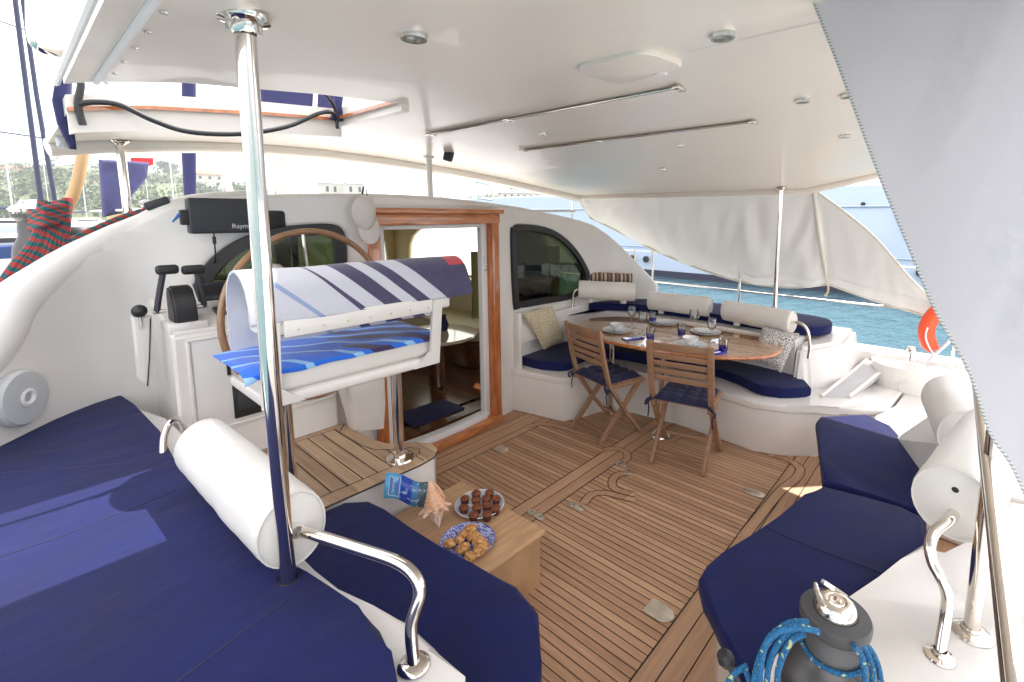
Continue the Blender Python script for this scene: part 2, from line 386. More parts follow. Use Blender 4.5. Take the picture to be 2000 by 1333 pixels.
# ================================================================ cockpit floor
ZF = 0.0
PLATE = mat('pale_plate', (.80, .75, .64), .32, .85, var=.12, vscale=20)
def rect(x0, x1, y0, y1): return [(x0, y0), (x1, y0), (x1, y1), (x0, y1)]
bm = B(); bx(bm, -1.2, 4.4, -1.2, 3.6, -.12, -.008); struct('floor_base', bm, GEL)
fx0, fx1 = 1.02, 3.5
bm = B()
for r_ in (rect(-.5, 4.2, 1.955, 2.62), rect(-.5, 4.2, .845, 1.785)):
    f = bm.faces.new([bm.verts.new((x, y, ZF)) for x, y in r_])
floor = struct('floor', bm, TEAKF, smooth=False)
bm = B()
for r_ in (rect(-.5, 4.2, 2.62, 3.2), rect(-.5, 4.2, 1.785, 1.955), rect(-.5, 4.2, -.6, .845)):
    bm.faces.new([bm.verts.new((x, y, ZF)) for x, y in r_])
struct('floor_margin', bm, TEAKX, smooth=False)
bm = B(); zc = .0015; cw = .0036
x = 0.0
while x < 3.55:
    for y0, y1 in ((1.955, 2.62), (.845, 1.785)): ribbon(bm, [(x, y0, zc), (x, y1, zc)], cw)
    x += .042
for y in (2.62, 2.695, 2.80, 2.88, 1.955, 1.87, 1.785, .845, .77, .69, .60, .51): ribbon(bm, [(-.5, y, zc), (4.2, y, zc)], .0065 if y in (2.62, 1.955, 1.785, .845) else .005)
struct('floor_caulking', bm, CAULK, smooth=False)
# curved inlaid border pieces of the two hatches, 2 mm proud strips of teak with caulk edges
def inlay(px, wd=.055, name='floor_inlay'):
    p = smooth([PZ(u, v, 0) for u, v in px], 6)
    a = B(); ribbon(a, p, wd, .003); struct(name, a, TEAKX, smooth=False)
    a = B()
    for sgn in (-1, 1):
        q = []
        for i in range(len(p)):
            d = p[min(i+1, len(p)-1)]-p[max(i-1, 0)]; d.z = 0; d.normalize(); q.append(p[i]+V((-d.y, d.x, 0))*sgn*wd/2)
        ribbon(a, q, .005, .0045)
    struct('floor_inlay_caulking', a, CAULK, smooth=False)
inlay([(1140, 985), (1155, 968), (1180, 964), (1212, 971), (1240, 978)])
inlay([(1232, 925), (1208, 928), (1196, 940), (1200, 955), (1222, 963), (1240, 968)])
inlay([(1180, 880), (1200, 877), (1222, 884), (1225, 897), (1208, 908)])
inlay([(1030, 834), (1060, 829), (1090, 834), (1140, 850)])
inlay([(1310, 862), (1345, 848), (1375, 852)])
inlay([(1500, 888), (1540, 900), (1562, 916), (1555, 935), (1520, 965), (1450, 1052)], .06)
def fitting(px, z0, wd, ln, ang, lab, oval=True, nm='floor_hinge', cat='hinge', hinge=True):
    c = PZ(*px, 0); t = thing(nm, lab, cat, (c.x, c.y, 0), 'steel floor hatch fittings')
    pts = []
    n = 20
    for k in range(n):
        a = 2*math.pi*k/n; x, y = math.cos(a)*wd/2, math.sin(a)*wd/2
        y += (ln/2-wd/2)*(1 if y > 0 else -1); pts.append((x, y))
    if not oval: pts = [(-wd/2, ln/2), (-wd/2, -.1*ln)]+[(math.cos(a)*wd/2, math.sin(a)*wd/2-.1*ln) for a in [math.pi+math.pi*k/10 for k in range(1, 10)]]+[(wd/2, -.1*ln), (wd/2, ln/2)]
    R_ = Matrix.Rotation(ang, 4, 'Z'); b = B(); prism(b, pts, .002, .006, .0015)
    bmesh.ops.transform(b, matrix=Matrix.Translation((c.x, c.y, 0)) @ R_, verts=b.verts); part('plate', b, PLATE, t)
    if hinge:
        b = B(); tube(b, [(-wd/2, 0, .009), (wd/2, 0, .009)], .005, 8)
        for sy in (-.3, .3): tube(b, [(0, sy*ln, .004), (0, sy*ln, .008)], .006, 8)
        bmesh.ops.transform(b, matrix=Matrix.Translation((c.x, c.y, 0)) @ R_, verts=b.verts); part('pin', b, CHROME, t)
fitting((1047, 1007), 0, .05, .12, 0, 'oval steel hinge in the teak floor at the corner of the wooden box')
fitting((1125, 990), 0, .05, .12, 0, 'oval steel hinge in the teak floor between the box and the folding chairs')
fitting((1213, 908), 0, .05, .10, 0, 'steel hinge on the teak floor left of the rear folding chair leg')
fitting((1228, 925), 0, .045, .07, 0, 'small bright steel hinge plate just below the hinge by the chair legs')
fitting((1290, 1197), 0, .095, .13, 0, 'large rounded steel lift plate in the teak floor near the winch', False, 'lift_plate', 'lift plate', False)
fitting((1477, 965), 0, .075, .14, 0, 'rounded steel lift plate in the teak floor beside the navy bench', False, 'lift_plate', 'lift plate', False)
fitting((980, 879), 0, .085, .12, 0, 'square steel lift plate in the teak floor near the door sill', False, 'lift_plate', 'lift plate', False)
# ================================================================ hardtop
ZT = [(.06, 2.06), (.12, 2.085), (.2, 2.108), (.4, 2.145), (.8, 2.185), (1.13, 2.208), (1.5, 2.215), (2.0, 2.20), (2.6, 2.165), (3.2, 2.10), (3.7, 2.03), (4.2, 1.955), (4.6, 1.89)]
def zr(x, y=2.0):
    if y < .98 and x > 2.4: return min(2.2, zr(x)+.23*(.98-y)*min(1, (x-2.4)/1.8))
    for a, b in zip(ZT, ZT[1:]):
        if x <= b[0]: return a[1]+(b[1]-a[1])*(x-a[0])/(b[0]-a[0])
    return ZT[-1][1]
def PR(u, v):
    z = 2.15
    for _ in range(40):
        p = PZ(u, v, z); z = z*.5+.5*zr(min(max(p.x, -.2), 4.3), p.y)
    return PZ(u, v, z)
FRONT = [(.1, 3.58), (.31, 3.62), (1.27, 3.64), (2.38, 3.64), (3.5, 3.52), (4.2, 3.38)]
AFT = [(.1, -.9), (1.2, -.22), (2.5, .0), (3.2, -.35), (4.2, -.6)]
def lerpT(T, x):
    for a, b in zip(T, T[1:]):
        if x <= b[0]: return a[1]+(b[1]-a[1])*max(0, (x-a[0]))/(b[0]-a[0])
    return T[-1][1]
HX0, HX1, HY0, HY1 = .1, 1.12, 1.84, 2.42
xs = [.14, .185, .25, .33, .4, .5, .6, .8, .95, HX1]+[HX1+.14*k for k in range(1, 22)]+[4.12, 4.2]
bm = B(); gv = {}
for i, x in enumerate(xs):
    ya, yf = lerpT(AFT, x), lerpT(FRONT, x)
    ys = [ya+(HY0-ya)*k/6 for k in range(6)]+[HY0, HY0+(HY1-HY0)/2, HY1]+[HY1+(yf-HY1)*k/4 for k in range(1, 5)]
    for j, y in enumerate(ys): gv[i, j] = bm.verts.new((x, y, zr(x, y)))
nj = 13
for i in range(len(xs)-1):
    for j in range(nj-1):
        if xs[i] < HX1-.001 and 6 <= j <= 7: continue
        if xs[i] < .185 and j > 7: continue
        bm.faces.new((gv[i, j], gv[i, j+1], gv[i+1, j+1], gv[i+1, j]))
r = bmesh.ops.extrude_face_region(bm, geom=bm.faces[:])
bmesh.ops.translate(bm, verts=[g for g in r['geom'] if isinstance(g, bmesh.types.BMVert)], vec=(0, 0, .06))
bmesh.ops.remove_doubles(bm, verts=[v for v in bm.verts if not v.link_faces] or [], dist=1e-6)
struct('hardtop_ceiling', bm, GELROOF, sharp=60)
# rolled lips and edge trims
bm = B()
tube(bm, [(x, lerpT(FRONT, x)-.03, zr(x)-.018) for x in xs if x > .18], .045, 12)
tube(bm, [(x, lerpT(AFT, x)+.01, zr(x, lerpT(AFT, x))-.005) for x in xs], .026, 12)
tube(bm, [(4.19, y/10, zr(4.19, y/10)-.01) for y in range(-6, 34, 2)]+[(4.19, 3.37, zr(4.19)-.01)], .03, 12)
struct('hardtop_edge_moulding', bm, GELROOF, sharp=60)
bm = B()                                             # downstand frame round the helm hatch
pz = lambda x: zr(x)-.085
def downstand(bm, pts, th, h):
    for a, b in zip(pts, pts[1:]):
        a, b = V(a), V(b); d = (b-a); d.z = 0; d.normalize(); n = V((-d.y, d.x, 0))*th/2
        vs = [bm.verts.new(q) for q in (a-n, a+n, b+n, b-n)]+[bm.verts.new(q-V((0, 0, h))) for q in (a-n, a+n, b+n, b-n)]
        for f in ((0, 1, 2, 3), (4, 7, 6, 5), (0, 4, 5, 1), (1, 5, 6, 2), (2, 6, 7, 3), (3, 7, 4, 0)): bm.faces.new([vs[k] for k in f])
downstand(bm, [(x, HY1+.02, zr(x)+.0) for x in (.185, .2, .3, .4, .6, .8, 1.14)], .035, .072)
downstand(bm, [(HX1+.02, HY1+.02, 2.21), (HX1+.02, HY0, 2.21)], .035, .03)
struct('hatch_coaming', bm, GELROOF, smooth=False)
bm = B()
downstand(bm, [(x, HY1-.005, zr(x)+.014) for x in (.185, .2, .3, .4, .6, .8, 1.13)], .03, .013)
downstand(bm, [(HX1-.005, HY1, 2.222), (HX1-.005, HY0, 2.222)], .03, .013)
struct('hatch_wood_trim', bm, VARN, smooth=False)
# port fascia strip with its row of screws
bm = B(); pts = [(.20, y, zr(.2)-.004) for y in (-.8, .4, 1.2, 1.82)]
tube(bm, pts, .008, 8); tube(bm, [(.125, y, zr(.125)+.0) for y in (-.8, .4, 1.2, 1.82)], .008, 8)
struct('hardtop_port_trim', bm, ALU)
bm = B()
for k in range(9): lathe(bm, [(0, -.004), (.006, -.003), (.007, 0)], (.222, .7+.14*k, zr(.222)-.006), 8)
struct('trim_screws', bm, STEEL)
# downlights
for px, lab, r_ in (((808, 68), 'round steel ceiling downlight near the main chrome pole', .03), ((1412, 67), 'round steel ceiling downlight between raised panel and mesh curtain', .03),
                ((1568, 195), 'small ceiling downlight left of the edge of the mesh curtain', .026), ((1657, 185), 'small ceiling downlight touching the edge of the mesh curtain', .026), ((1060, 260), 'small ceiling downlight between the two ceiling tracks', .024),
                ((1651, 265), 'small ceiling downlight low beside the mesh curtain', .026), ((1328, 283), 'small ceiling downlight beyond the shorter ceiling track', .024), ((1296, 330), 'small ceiling downlight above the side curtain', .024)):
    p = PR(*px); t = thing('downlight', lab, 'downlight', p, 'ceiling downlights')
    b = B(); lathe(b, [(r_*.72, -.001), (r_*.75, -.012), (r_, -.012), (r_*1.06, -.004), (r_*1.06, .0)], p, 20); part('rim', b, STEEL, t)
    b = B(); lathe(b, [(0, -.004), (r_*.74, -.004)], p, 16); part('lens', b, mat('lamp_lens', (.25, .24, .22), .1), t)
# ceiling tracks
for (a, b_), lab in ((((862, 264), (1318, 163)), 'long chrome ceiling track nearest the raised panel'), (((1018, 291), (1480, 240)), 'second chrome ceiling track above the folding chairs')):
    p, q = PR(*a), PR(*b_); q.x = p.x = (p.x+q.x)/2; p.z = zr(p.x, p.y); q.z = zr(q.x, q.y)
    t = thing('ceiling_track', lab, 'track', p, 'chrome tracks under the hardtop')
    bm = B(); bar(bm, p-V((.0, 0, .006)), q-V((.0, 0, .006)), .05, .007, bev=.003); part('channel', bm, GELROOF, t)
    bm = B(); tube(bm, [p-V((.032, 0, .010)), q-V((.032, 0, .010))], .0042, 8); part('rail', bm, CHROME, t)
    for k in (0, .42, 1):
        bm = B(); c = p.lerp(q, k); box(bm, c-V((.02, 0, .011)), (.065, .028, .012), None, .004); part('bracket', bm, CHROME, t)
for nm_, (a_, b_) in enumerate((((1345, 100), (1630, 36)),)):
    bm = B(); p, q = PR(*a_), PR(*b_); pp_ = [p.lerp(q, k/8) for k in range(9)]; ribbon(bm, [V((v_.x, v_.y, zr(v_.x, v_.y)-.0015)) for v_ in pp_], .0025); struct('hardtop_seam', bm, GREY, smooth=False)
# raised moulded panel
c4 = [PR(*q) for q in ((1118, 128), (1205, 158), (1345, 122), (1262, 92))]
z0 = min(zr(p.x) for p in c4)
pts = [(p.x, p.y) for p in fillet([c4[3].lerp(c4[0], .5)]+c4[:4]+[c4[3].lerp(c4[0], .5)], .06, 6)]
bm = B(); prism(bm, pts[:-1], z0-.014, z0+.03, .008); t = solo('ceiling_panel', bm, GELROOF, 'raised moulded white panel on the ceiling above the middle of the cockpit', 'panel')
bm = B(); c = sum(c4, V())/4; lathe(bm, [(0, -.004), (.02, -.004), (.024, 0)], (c.x+.1, c.y-.05, z0-.014), 16); q = part('finger_ring', bm, GEL); q.data.transform(Matrix.Translation(-t.location)); q.parent = t
# small dome lamp at the very top and drop cord end
# ================================================================ sea
bm = B(); n = 40
for r0, r1 in ((0, 60), (60, 400), (400, 5000)):
    for k in range(n):
        a, b_ = 2*math.pi*k/n, 2*math.pi*(k+1)/n
        q = [(r0*math.cos(a), r0*math.sin(a)), (r1*math.cos(a), r1*math.sin(a)), (r1*math.cos(b_), r1*math.sin(b_)), (r0*math.cos(b_), r0*math.sin(b_))]
        if r0 == 0: q = q[1:]+[(0, 0)]; 
        bm.faces.new([bm.verts.new((x, y, -1.15)) for x, y in (q if r0 else (q[0], q[1], (0, 0)))])
bmesh.ops.remove_doubles(bm, verts=bm.verts, dist=1e-3)
WATER = mat('sea_water', (.035, .10, .13), .12, spec=.35)
g = NM(WATER); o = g.xyz(); z1 = g.noise(1.1, 5, st=(1, 2, 1)); z2 = g.noise(6, 3); h = g.math('ADD', z1, g.math('MULTIPLY', z2, .25))
b_ = g.new('ShaderNodeBump'); b_.inputs['Strength'].default_value = .6; b_.inputs['Distance'].default_value = .25; g.link(h, b_.inputs['Height']); g.link(b_.outputs[0], g.p.inputs['Normal'])
g.link(g.mix(g.noise(.25, 4), (.035, .095, .125), (.065, .145, .17)), g.p.inputs['Base Color'])
struct('water', bm, WATER, smooth=False)
# ================================================================ port side: coaming, sun pad, lower seat
PP = lambda l, z: [(PZ(u, v, z).x, PZ(u, v, z).y) for u, v in l]
padR = PP([(778, 1340), (765, 1272), (742, 1222), (700, 1183), (640, 1143), (600, 1117), (575, 1104), (530, 1062), (470, 1010), (410, 957), (372, 935), (352, 908), (338, 893), (312, 842), (262, 790)], .80)
padT = PP([(232, 765), (210, 766), (150, 785), (105, 807), (37, 850)], .80)
bm = B()
ledge = PP([(930, 1370), (893, 1330), (850, 1255), (795, 1206), (730, 1180), (660, 1148), (600, 1120)], .745)
prism(bm, [(-.5, .3)]+ledge+[(.47, 1.9), (.46, 2.3), (.45, 3.0), (.35, 3.4), (-.5, 3.4)], -.1, .74, .02)
struct('port_coaming', bm, GEL, sharp=50)
t = thing('sun_pad', 'large sunlit navy sun pad beside the main chrome pole', 'sun pad', (.2, 1.9, .74))
pad = [(-.5, .38), (.34, .38)]+padR+padT+[(-.10, 2.96), (-.5, 2.45)]
bm = B(); prism(bm, pad, .742, .80, .022, 4); part('cushion', bm, NAVY, t)
bm = B()
for a in ([(0, 1088), (120, 1048), (240, 1000), (345, 958)], [(0, 925), (120, 915), (240, 905), (318, 893)], [(330, 1345), (440, 1262), (560, 1170)]):
    tube(bm, smooth([PZ(u, v, .80) for u, v in a], 5), .003, 6)
q = [V((x, y, .782)) for x, y in offs(pad, .004)]; tube(bm, q, .004, 6, closed=True); part('piping', bm, NAVYPIPE, t)
t = thing('bench_seat', 'low navy cushioned seat beside the wooden box, white base below', 'bench', (.8, 1.5, 0))
seatR = PP([(905, 1420), (1052, 1345), (1058, 1290), (1052, 1190), (1010, 1140), (925, 1102), (860, 1068), (800, 1030), (750, 995), (722, 975)], .45)
seatT = [(.90, 2.09), (.6, 2.09)]
seat = [(.45, .62)]+seatR+seatT+[(.45, 1.9)]
bm = B(); prism(bm, seat, .375, .45, .028, 4); part('cushion', bm, NAVY, t)
bm = B(); tube(bm, [V((x, y, .425)) for x, y in offs(seat, .006)], .004, 6, closed=True); part('piping', bm, NAVYPIPE, t)
bm = B(); prism(bm, offs(seat, .03), .0, .372, .02); part('base', bm, GEL, t)
# backrest roll on its steel rail
def roll(name_label, a, b, r, group=None, flat=.8, straps=2, cat='bolster'):
    a, b = V(a), V(b); d = (b-a); L_ = d.length; M = axis(d)
    t = thing('backrest_bolster', name_label, cat, (a+b)/2, group)
    n = 28; sec = []
    for k in range(n):
        an = 2*math.pi*k/n; x, y = math.cos(an)*r, math.sin(an)*r*1.06
        sec.append((x*(flat if x < 0 else 1), y))
    bm = B(); rings = []
    prof = [(0, .93), (.006, .975), (.02, 1), (.12, 1.0), (L_/2, .992), (L_-.12, 1.0), (L_-.02, 1), (L_-.006, .975), (L_, .93)]
    prof = prof[:3]+[(.02+(L_-.04)*q_/22, 1.0) for q_ in range(1, 22)]+prof[-3:]; sd = L_*37
    for z, k in prof: rings.append([bm.verts.new(a+M @ (V((x*k, y*k, z))*1.0+V((x, y, 0))*(.035*noise.noise(V((x*9, y*9, z*5+sd)))+.02*noise.noise(V((x*22, y*22, z*16+sd)))))) for x, y in sec])
    for A, C in zip(rings, rings[1:]):
        for k in range(n): bm.faces.new((A[k], A[(k+1) % n], C[(k+1) % n], C[k]))
    bm.faces.new(rings[0]); bm.faces.new(rings[-1][::-1]); part('cover', bm, VINYL, t, sharp=60)
    for z in (-.001, L_+.001): bm = B(); tube(bm, [a+M @ V((x*.955, y*.955, z)) for x, y in sec], .0028, 5, closed=True); part('piping', bm, VINYL, t)
    bm = B(); yy = -r*.75; tube(bm, [a+M @ V((r*.70*flat if 0 else r*.72, yy, .03+(L_-.06)*q_/20)) for q_ in range(21)], .0018, 5); part('zip_seam', bm, VINYL, t)
    return t, M, L_
A_, B_ = PZ(578, 1032, .925), PZ(405, 872, .925)
ta, M, L_ = roll('fat white vinyl backrest roll in front of the main chrome pole', A_, B_, .098)
bm = B(); p = [PZ(590, 1040, .915), PZ(605, 1042, .92), PZ(700, 1072, .92), PZ(775, 1098, .92), PZ(812, 1128, .91), PZ(819, 1165, .875), PZ(803, 1225, .815), PZ(808, 1298, .745)]
p = [p[0]+(A_-p[0])*.3]+p
tr = thing('grab_rail', 'bent polished steel handrail curving down to the white ledge beside the lower seat', 'handrail', p[-1])
tube(bm, smooth(p, 6), .0145, 14); part('tube', bm, CHROME, tr)
bm = B(); lathe(bm, [(0, .008), (.02, .008), (.034, .003), (.036, 0)], p[-1], 24); part('flange', bm, CHROME, tr)
bm = B(); lathe(bm, [(0.0001, -.004), (.019, -.004), (.024, .008), (.021, .016), (.0165, .016), (.0165, .002)], PZ(575, 1036, .92), 16, axis(A_-B_)); part('sleeve', bm, VINYL, tr)
p = [PZ(318, 888, .79), PZ(320, 855, .84), PZ(332, 826, .885), PZ(350, 820, .905), PZ(372, 842, .92), PZ(400, 868, .925)]
tr = thing('grab_rail', 'far bent steel rail end rising from the navy sun pad behind the white roll', 'handrail', p[0])
bm = B(); tube(bm, smooth(p, 6), .0135, 12); part('tube', bm, CHROME, tr)
# main chrome pole
P = PZ(565, 1143, .78)
t = thing('support_pole', 'thick polished steel pole rising from the sun pad to a ceiling flange', 'pole', P)
top_ = PR(476, 32); bm = B(); tube(bm, [P-V((0, 0, .03)), P.lerp(top_, .5)+V((-.004, 0, 0)), V((top_.x, top_.y, zr(top_.x)))], .019, 20); part('tube', bm, CHROME, t)
z = zr(top_.x); bm = B(); lathe(bm, [(.0195, -.035), (.024, -.03), (.026, -.014), (.045, -.01), (.048, -.002), (.048, 0)], (top_.x, top_.y, z), 24); part('flange', bm, CHROME, t)
bm = B()
for k in range(4):
    a = k*math.pi/2+.5; lathe(bm, [(0, -.018), (.005, -.016), (.006, -.01), (.006, 0)], (top_.x+.037*math.cos(a), top_.y+.037*math.sin(a), z-.004), 8)
part('bolts', bm, STEEL, t)
bm = B(); lathe(bm, [(.02, .018), (.028, .022), (.03, .016), (.02, .008)], P, 20); part('grommet', bm, RUBBER, t)
# ================================================================ wooden box and the food on it
ZB = .28
t = thing('wooden_box', 'teak box used as a low table beside the navy seat', 'box', (1.28, 1.73, 0))
bm = B(); bx(bm, 1.05, 1.505, 1.43, 2.03, 0, ZB-.022); part('sides', bm, TEAKB, t)
bm = B(); bx(bm, 1.03, 1.525, 1.41, 2.05, ZB-.022, ZB, .006, 3); part('top', bm, TEAKB, t)
def plate(px, r, lab, mt, rim, z=ZB, group=None):
    c = PZ(*px, z); t = thing('plate', lab, 'plate', (c.x, c.y, z), group)
    bm = B(); lathe(bm, [(0, .004), (r*.6, .004), (r*.66, .007), (r*.97, .019), (r, .022), (r*.985, .018), (r*.7, .003), (r*.62, 0), (0, 0)], c, 40); part('dish', bm, mt, t)
    bm = B(); tube(bm, [c+V((r*.985*math.cos(2*math.pi*k/40), r*.985*math.sin(2*math.pi*k/40), .021)) for k in range(40)], .0025, 6, closed=True); part('rim', bm, rim, t)
    return c
PW = mat('plate_white', (.55, .58, .66), .15, coat=.5)
PB = mat('plate_blue', (.05, .06, .32), .2, coat=.5); g = NM(PB); o = g.xyz()
vo = g.new('ShaderNodeTexVoronoi'); vo.inputs['Scale'].default_value = 110; g.link(g.vec, vo.inputs['Vector'])
cr = g.new('ShaderNodeValToRGB'); cr.color_ramp.elements[0].position = .35; cr.color_ramp.elements[1].position = .6; g.link(vo.outputs['Distance'], cr.inputs[0])
g.link(g.mix(cr.outputs[0], (.035, .045, .30), (.42, .46, .68)), g.p.inputs['Base Color'])
c1 = plate((937, 991), .124, 'pale china plate of little brown muffins on the wooden box', PW, CHINA)
c2 = plate((914, 1062), .122, 'blue patterned plate of golden pastries on the wooden box', PB, PB)
MUF = mat('muffin', (.09, .022, .008), .75, bump=.6, bscale=120, var=.35, vscale=40); MUFT = mat('muffin_top', (.17, .045, .015), .7, bump=.8, bscale=90, var=.4, vscale=60)
MLAB = ['brown muffin, '+s_+' on the pale plate' for s_ in ('left one of the two at the very back', 'right one of the two at the very back', 'outer left one in the second row', 'inner left one in the second row', 'inner right one in the second row', 'outer right one in the second row', 'outer left one in the third row', 'inner left one in the third row', 'inner right one in the third row', 'outer right one in the third row', 'left one of the two in front', 'right one of the two in front')]
mroot = None
for i, q in enumerate([(930, 966), (956, 965), (908, 976), (930, 979), (950, 976), (969, 976), (906, 994), (931, 993), (951, 989), (968, 995), (925, 1008), (951, 1007)]):
    c = PZ(*q, ZB+.03); c.z = ZB+.0065
    labs = ['rear left', 'rear right']
    if mroot is None:
        mroot = thing('muffin', MLAB[0], 'muffin', (0, 0, 0), 'muffins on the pale plate')
        bm = B(); lathe(bm, [(0, 0), (.0175, 0), (.0225, .027), (.0, .027)], (0, 0, 0), 14); part('case', bm, MUF, mroot)
        bm = B(); lathe(bm, [(.0225, .025), (.0245, .030), (.021, .037), (.011, .042), (0, .043)], (0, 0, 0), 14)
        for v in bm.verts: v.co += V(noise.noise_vector(v.co*90))*.0018
        part('crown', bm, MUFT, mroot); mroot.location = c
    else: dup(mroot, c, random.random()*6, MLAB[i])
bm = B(); bx(bm, -.004, .004, -.028, .028, 0, .02, .002); 
q = PZ(917, 992, ZB+.01); bmesh.ops.transform(bm, matrix=Matrix.Translation((q.x, q.y, ZB+.006)) @ Matrix.Rotation(.6, 4, 'Z'), verts=bm.verts)
solo('folded_card', bm, CHINA, 'folded white card standing between the muffins on the pale plate', 'card')
COOK = mat('pastry', (.55, .26, .07), .7, bump=.9, bscale=60, var=.0)
g = NM(COOK); o = g.xyz(); cr = g.new('ShaderNodeValToRGB'); e = cr.color_ramp.elements; e[0].position = .38; e[0].color = (.36, .11, .02, 1); e[1].position = .62; e[1].color = (.70, .42, .16, 1); g.link(g.noise(70, 3), cr.inputs[0]); g.link(cr.outputs[0], g.p.inputs['Base Color'])
for i, (u, v, s, tg) in enumerate([(920, 1034, 1.1, 0), (905, 1046, .8, 1), (926, 1050, 1.1, 0), (898, 1056, .9, 1), (936, 1062, 1.1, 1), (945, 1070, .9, 0), (878, 1066, 1, 1), (905, 1073, 1.1, 0), (935, 1080, 1.1, 1), (920, 1088, 1, 0)]):
    c = PZ(u, v, ZB+.02); bm = B(); bmesh.ops.create_icosphere(bm, subdivisions=3, radius=.029*s)
    for w_ in bm.verts:
        nn = noise.noise_vector(w_.co*55+V((i*3, 0, 0))); w_.co = w_.co*(1+.35*nn.x); w_.co.z *= .55; w_.co.y *= .8
    bmesh.ops.rotate(bm, cent=(0, 0, 0), matrix=Matrix.Rotation(i*1.3, 3, 'Z'), verts=bm.verts)
    mz = min(w_.co.z for w_ in bm.verts); bmesh.ops.translate(bm, verts=bm.verts, vec=(c.x, c.y, ZB+.005-mz+(.008 if tg else 0)))
    solo('pastry', bm, COOK, 'golden pastry, '+('topmost at the back', 'upper left of the centre', 'upper right of the centre', 'left of the middle', 'right of the middle', 'outermost on the right', 'outermost on the left by the navy seat', 'lower middle', 'lower right', 'nearest the navy seat')[i]+' on the blue plate', 'pastry', 'pastries on the blue plate')
# conch shell: a spiral of swelling whorls with knobs
SHELL = mat('conch_shell', (.75, .45, .3), .45, bump=.3, bscale=40); g = NM(SHELL); o = g.xyz()
cr = g.new('ShaderNodeValToRGB'); e = cr.color_ramp.elements; e[0].position = .0; e[0].color = (.80, .74, .72, 1); e[1].position = .13; e[1].color = (.74, .42, .25, 1); e2 = e.new(.055); e2.color = (.76, .60, .54, 1)
g.link(g.math('ADD', o[2], g.math('MULTIPLY', g.noise(60, 3), .03)), cr.inputs[0])
st_ = g.math('GREATER_THAN', g.noise(70, 4, st=(1, 1, .35)), .54)
g.link(g.mix(g.math('MULTIPLY', st_, .22), cr.outputs[0], (.86, .78, .70)), g.p.inputs['Base Color'])
bm = B(); tip = PZ(858, 1031, ZB+.004); mouth = PY(839, 941, 1.86); ax = mouth-tip; AL = ax.length; ax.normalize(); Mx = axis(ax)
prof = [(0, 0), (.004, .02), (.0055, .06), (.010, .065), (.011, .12), (.0165, .13), (.018, .20), (.026, .215), (.028, .30), (.038, .325), (.043, .40), (.056, .43), (.055, .47), (.052, .475), (.051, .52), (.0475, .525), (.046, .58), (.042, .585), (.040, .64), (.036, .645), (.033, .71), (.029, .715), (.026, .78), (.022, .785), (.018, .87), (.011, .96), (.005, 1.0), (0, 1.0)]
t_ = B(); nn_ = 40; rings = []
for r_, z_ in prof: rings.append([t_.verts.new((r_*math.cos(a)*(1+.10*math.cos(a*9+z_*9)*(z_ < .5))*.95, r_*math.sin(a)*(1+.10*math.cos(a*9+z_*9)*(z_ < .5)), z_*AL+.004*math.sin(a))) for a in [2*math.pi*k/nn_ for k in range(nn_)]])
for A, C in zip(rings, rings[1:]):
    for k in range(nn_): t_.faces.new((A[k], A[(k+1) % nn_], C[(k+1) % nn_], C[k]))
join(bm, t_, Matrix.Translation(tip) @ Mx.to_4x4())
for lev, R0, n_, ln_, th_ in ((.43, .046, 7, .038, .014), (.31, .033, 8, .012, .0075), (.205, .023, 8, .008, .0055), (.125, .015, 7, .006, .0038)):
    for k in range(n_):
        a = (k+lev*7)/n_*2*math.pi; d_ = Mx @ V((math.cos(a), math.sin(a), -.35)); d_.normalize(); c_ = tip+ax*AL*lev+(Mx @ V((math.cos(a), math.sin(a), 0)))*(R0-.008)
        l2 = ln_*(.7+.5*math.sin(k*2.3+1)**2); tube(bm, [c_, c_+d_*l2*.5, c_+d_*l2], [th_, th_*.8, th_*.35], 7)
lp = [tip+ax*AL*z_+(Mx @ V((-r_, -.012, 0))) for z_, r_ in ((.38, .058), (.50, .066), (.66, .058), (.82, .040), (.95, .018))]; tube(bm, smooth(lp, 4), [.006]*16+[.003], 8)
lq = [tip+ax*AL*z_+(Mx @ V((-r_, -.012, 0))) for z_, r_ in ((.42, .03), (.50, .035), (.66, .03), (.82, .02), (.95, .008))]; A_l, B_l = smooth(lp, 4), smooth(lq, 4)
for i_ in range(len(A_l)-1): bm.faces.new([bm.verts.new(q_) for q_ in (A_l[i_], A_l[i_+1], B_l[i_+1], B_l[i_])])
solo('conch_shell', bm, SHELL, 'spiky peach and white conch shell standing on the wooden box', 'shell')
# leaflet propped on the shell
c = [PY(753, 925, 2.035), PY(836, 941, 2.0), PY(829, 990, 1.96), PY(749, 974, 2.01)]
t = thing('brochure', 'folded blue travel brochure propped against the conch shell', 'brochure', (c[3].x, c[3].y, ZB))
BRO = mat('brochure_print', (.05, .2, .6), .3); g = NM(BRO); o = g.xyz('UV')
cr = g.new('ShaderNodeValToRGB'); cr.color_ramp.interpolation = 'CONSTANT'; e = cr.color_ramp.elements; e[0].color = (.08, .38, .68, 1); e[1].position = .36; e[1].color = (.01, .06, .42, 1)
for p_, c_ in ((.62, (.06, .22, .5, 1)), (.78, (.07, .13, .16, 1))): k = e.new(p_); k.color = c_
g.link(o[0], cr.inputs[0]); nn = g.math('GREATER_THAN', g.noise(7, 3), .6); g.link(g.mix(g.math('MULTIPLY', nn, .6), cr.outputs[0], (.55, .68, .8)), g.p.inputs['Base Color'])
bm = B(); uvl = bm.loops.layers.uv.new('UVMap'); nseg = 12
def bp(a, b):
    p = (c[0].lerp(c[1], a)).lerp(c[3].lerp(c[2], a), b); return p+V((0, 0, .012*math.sin(a*math.pi*2)))
gr = [[bm.verts.new(bp(i/nseg, j/2)) for j in range(3)] for i in range(nseg+1)]
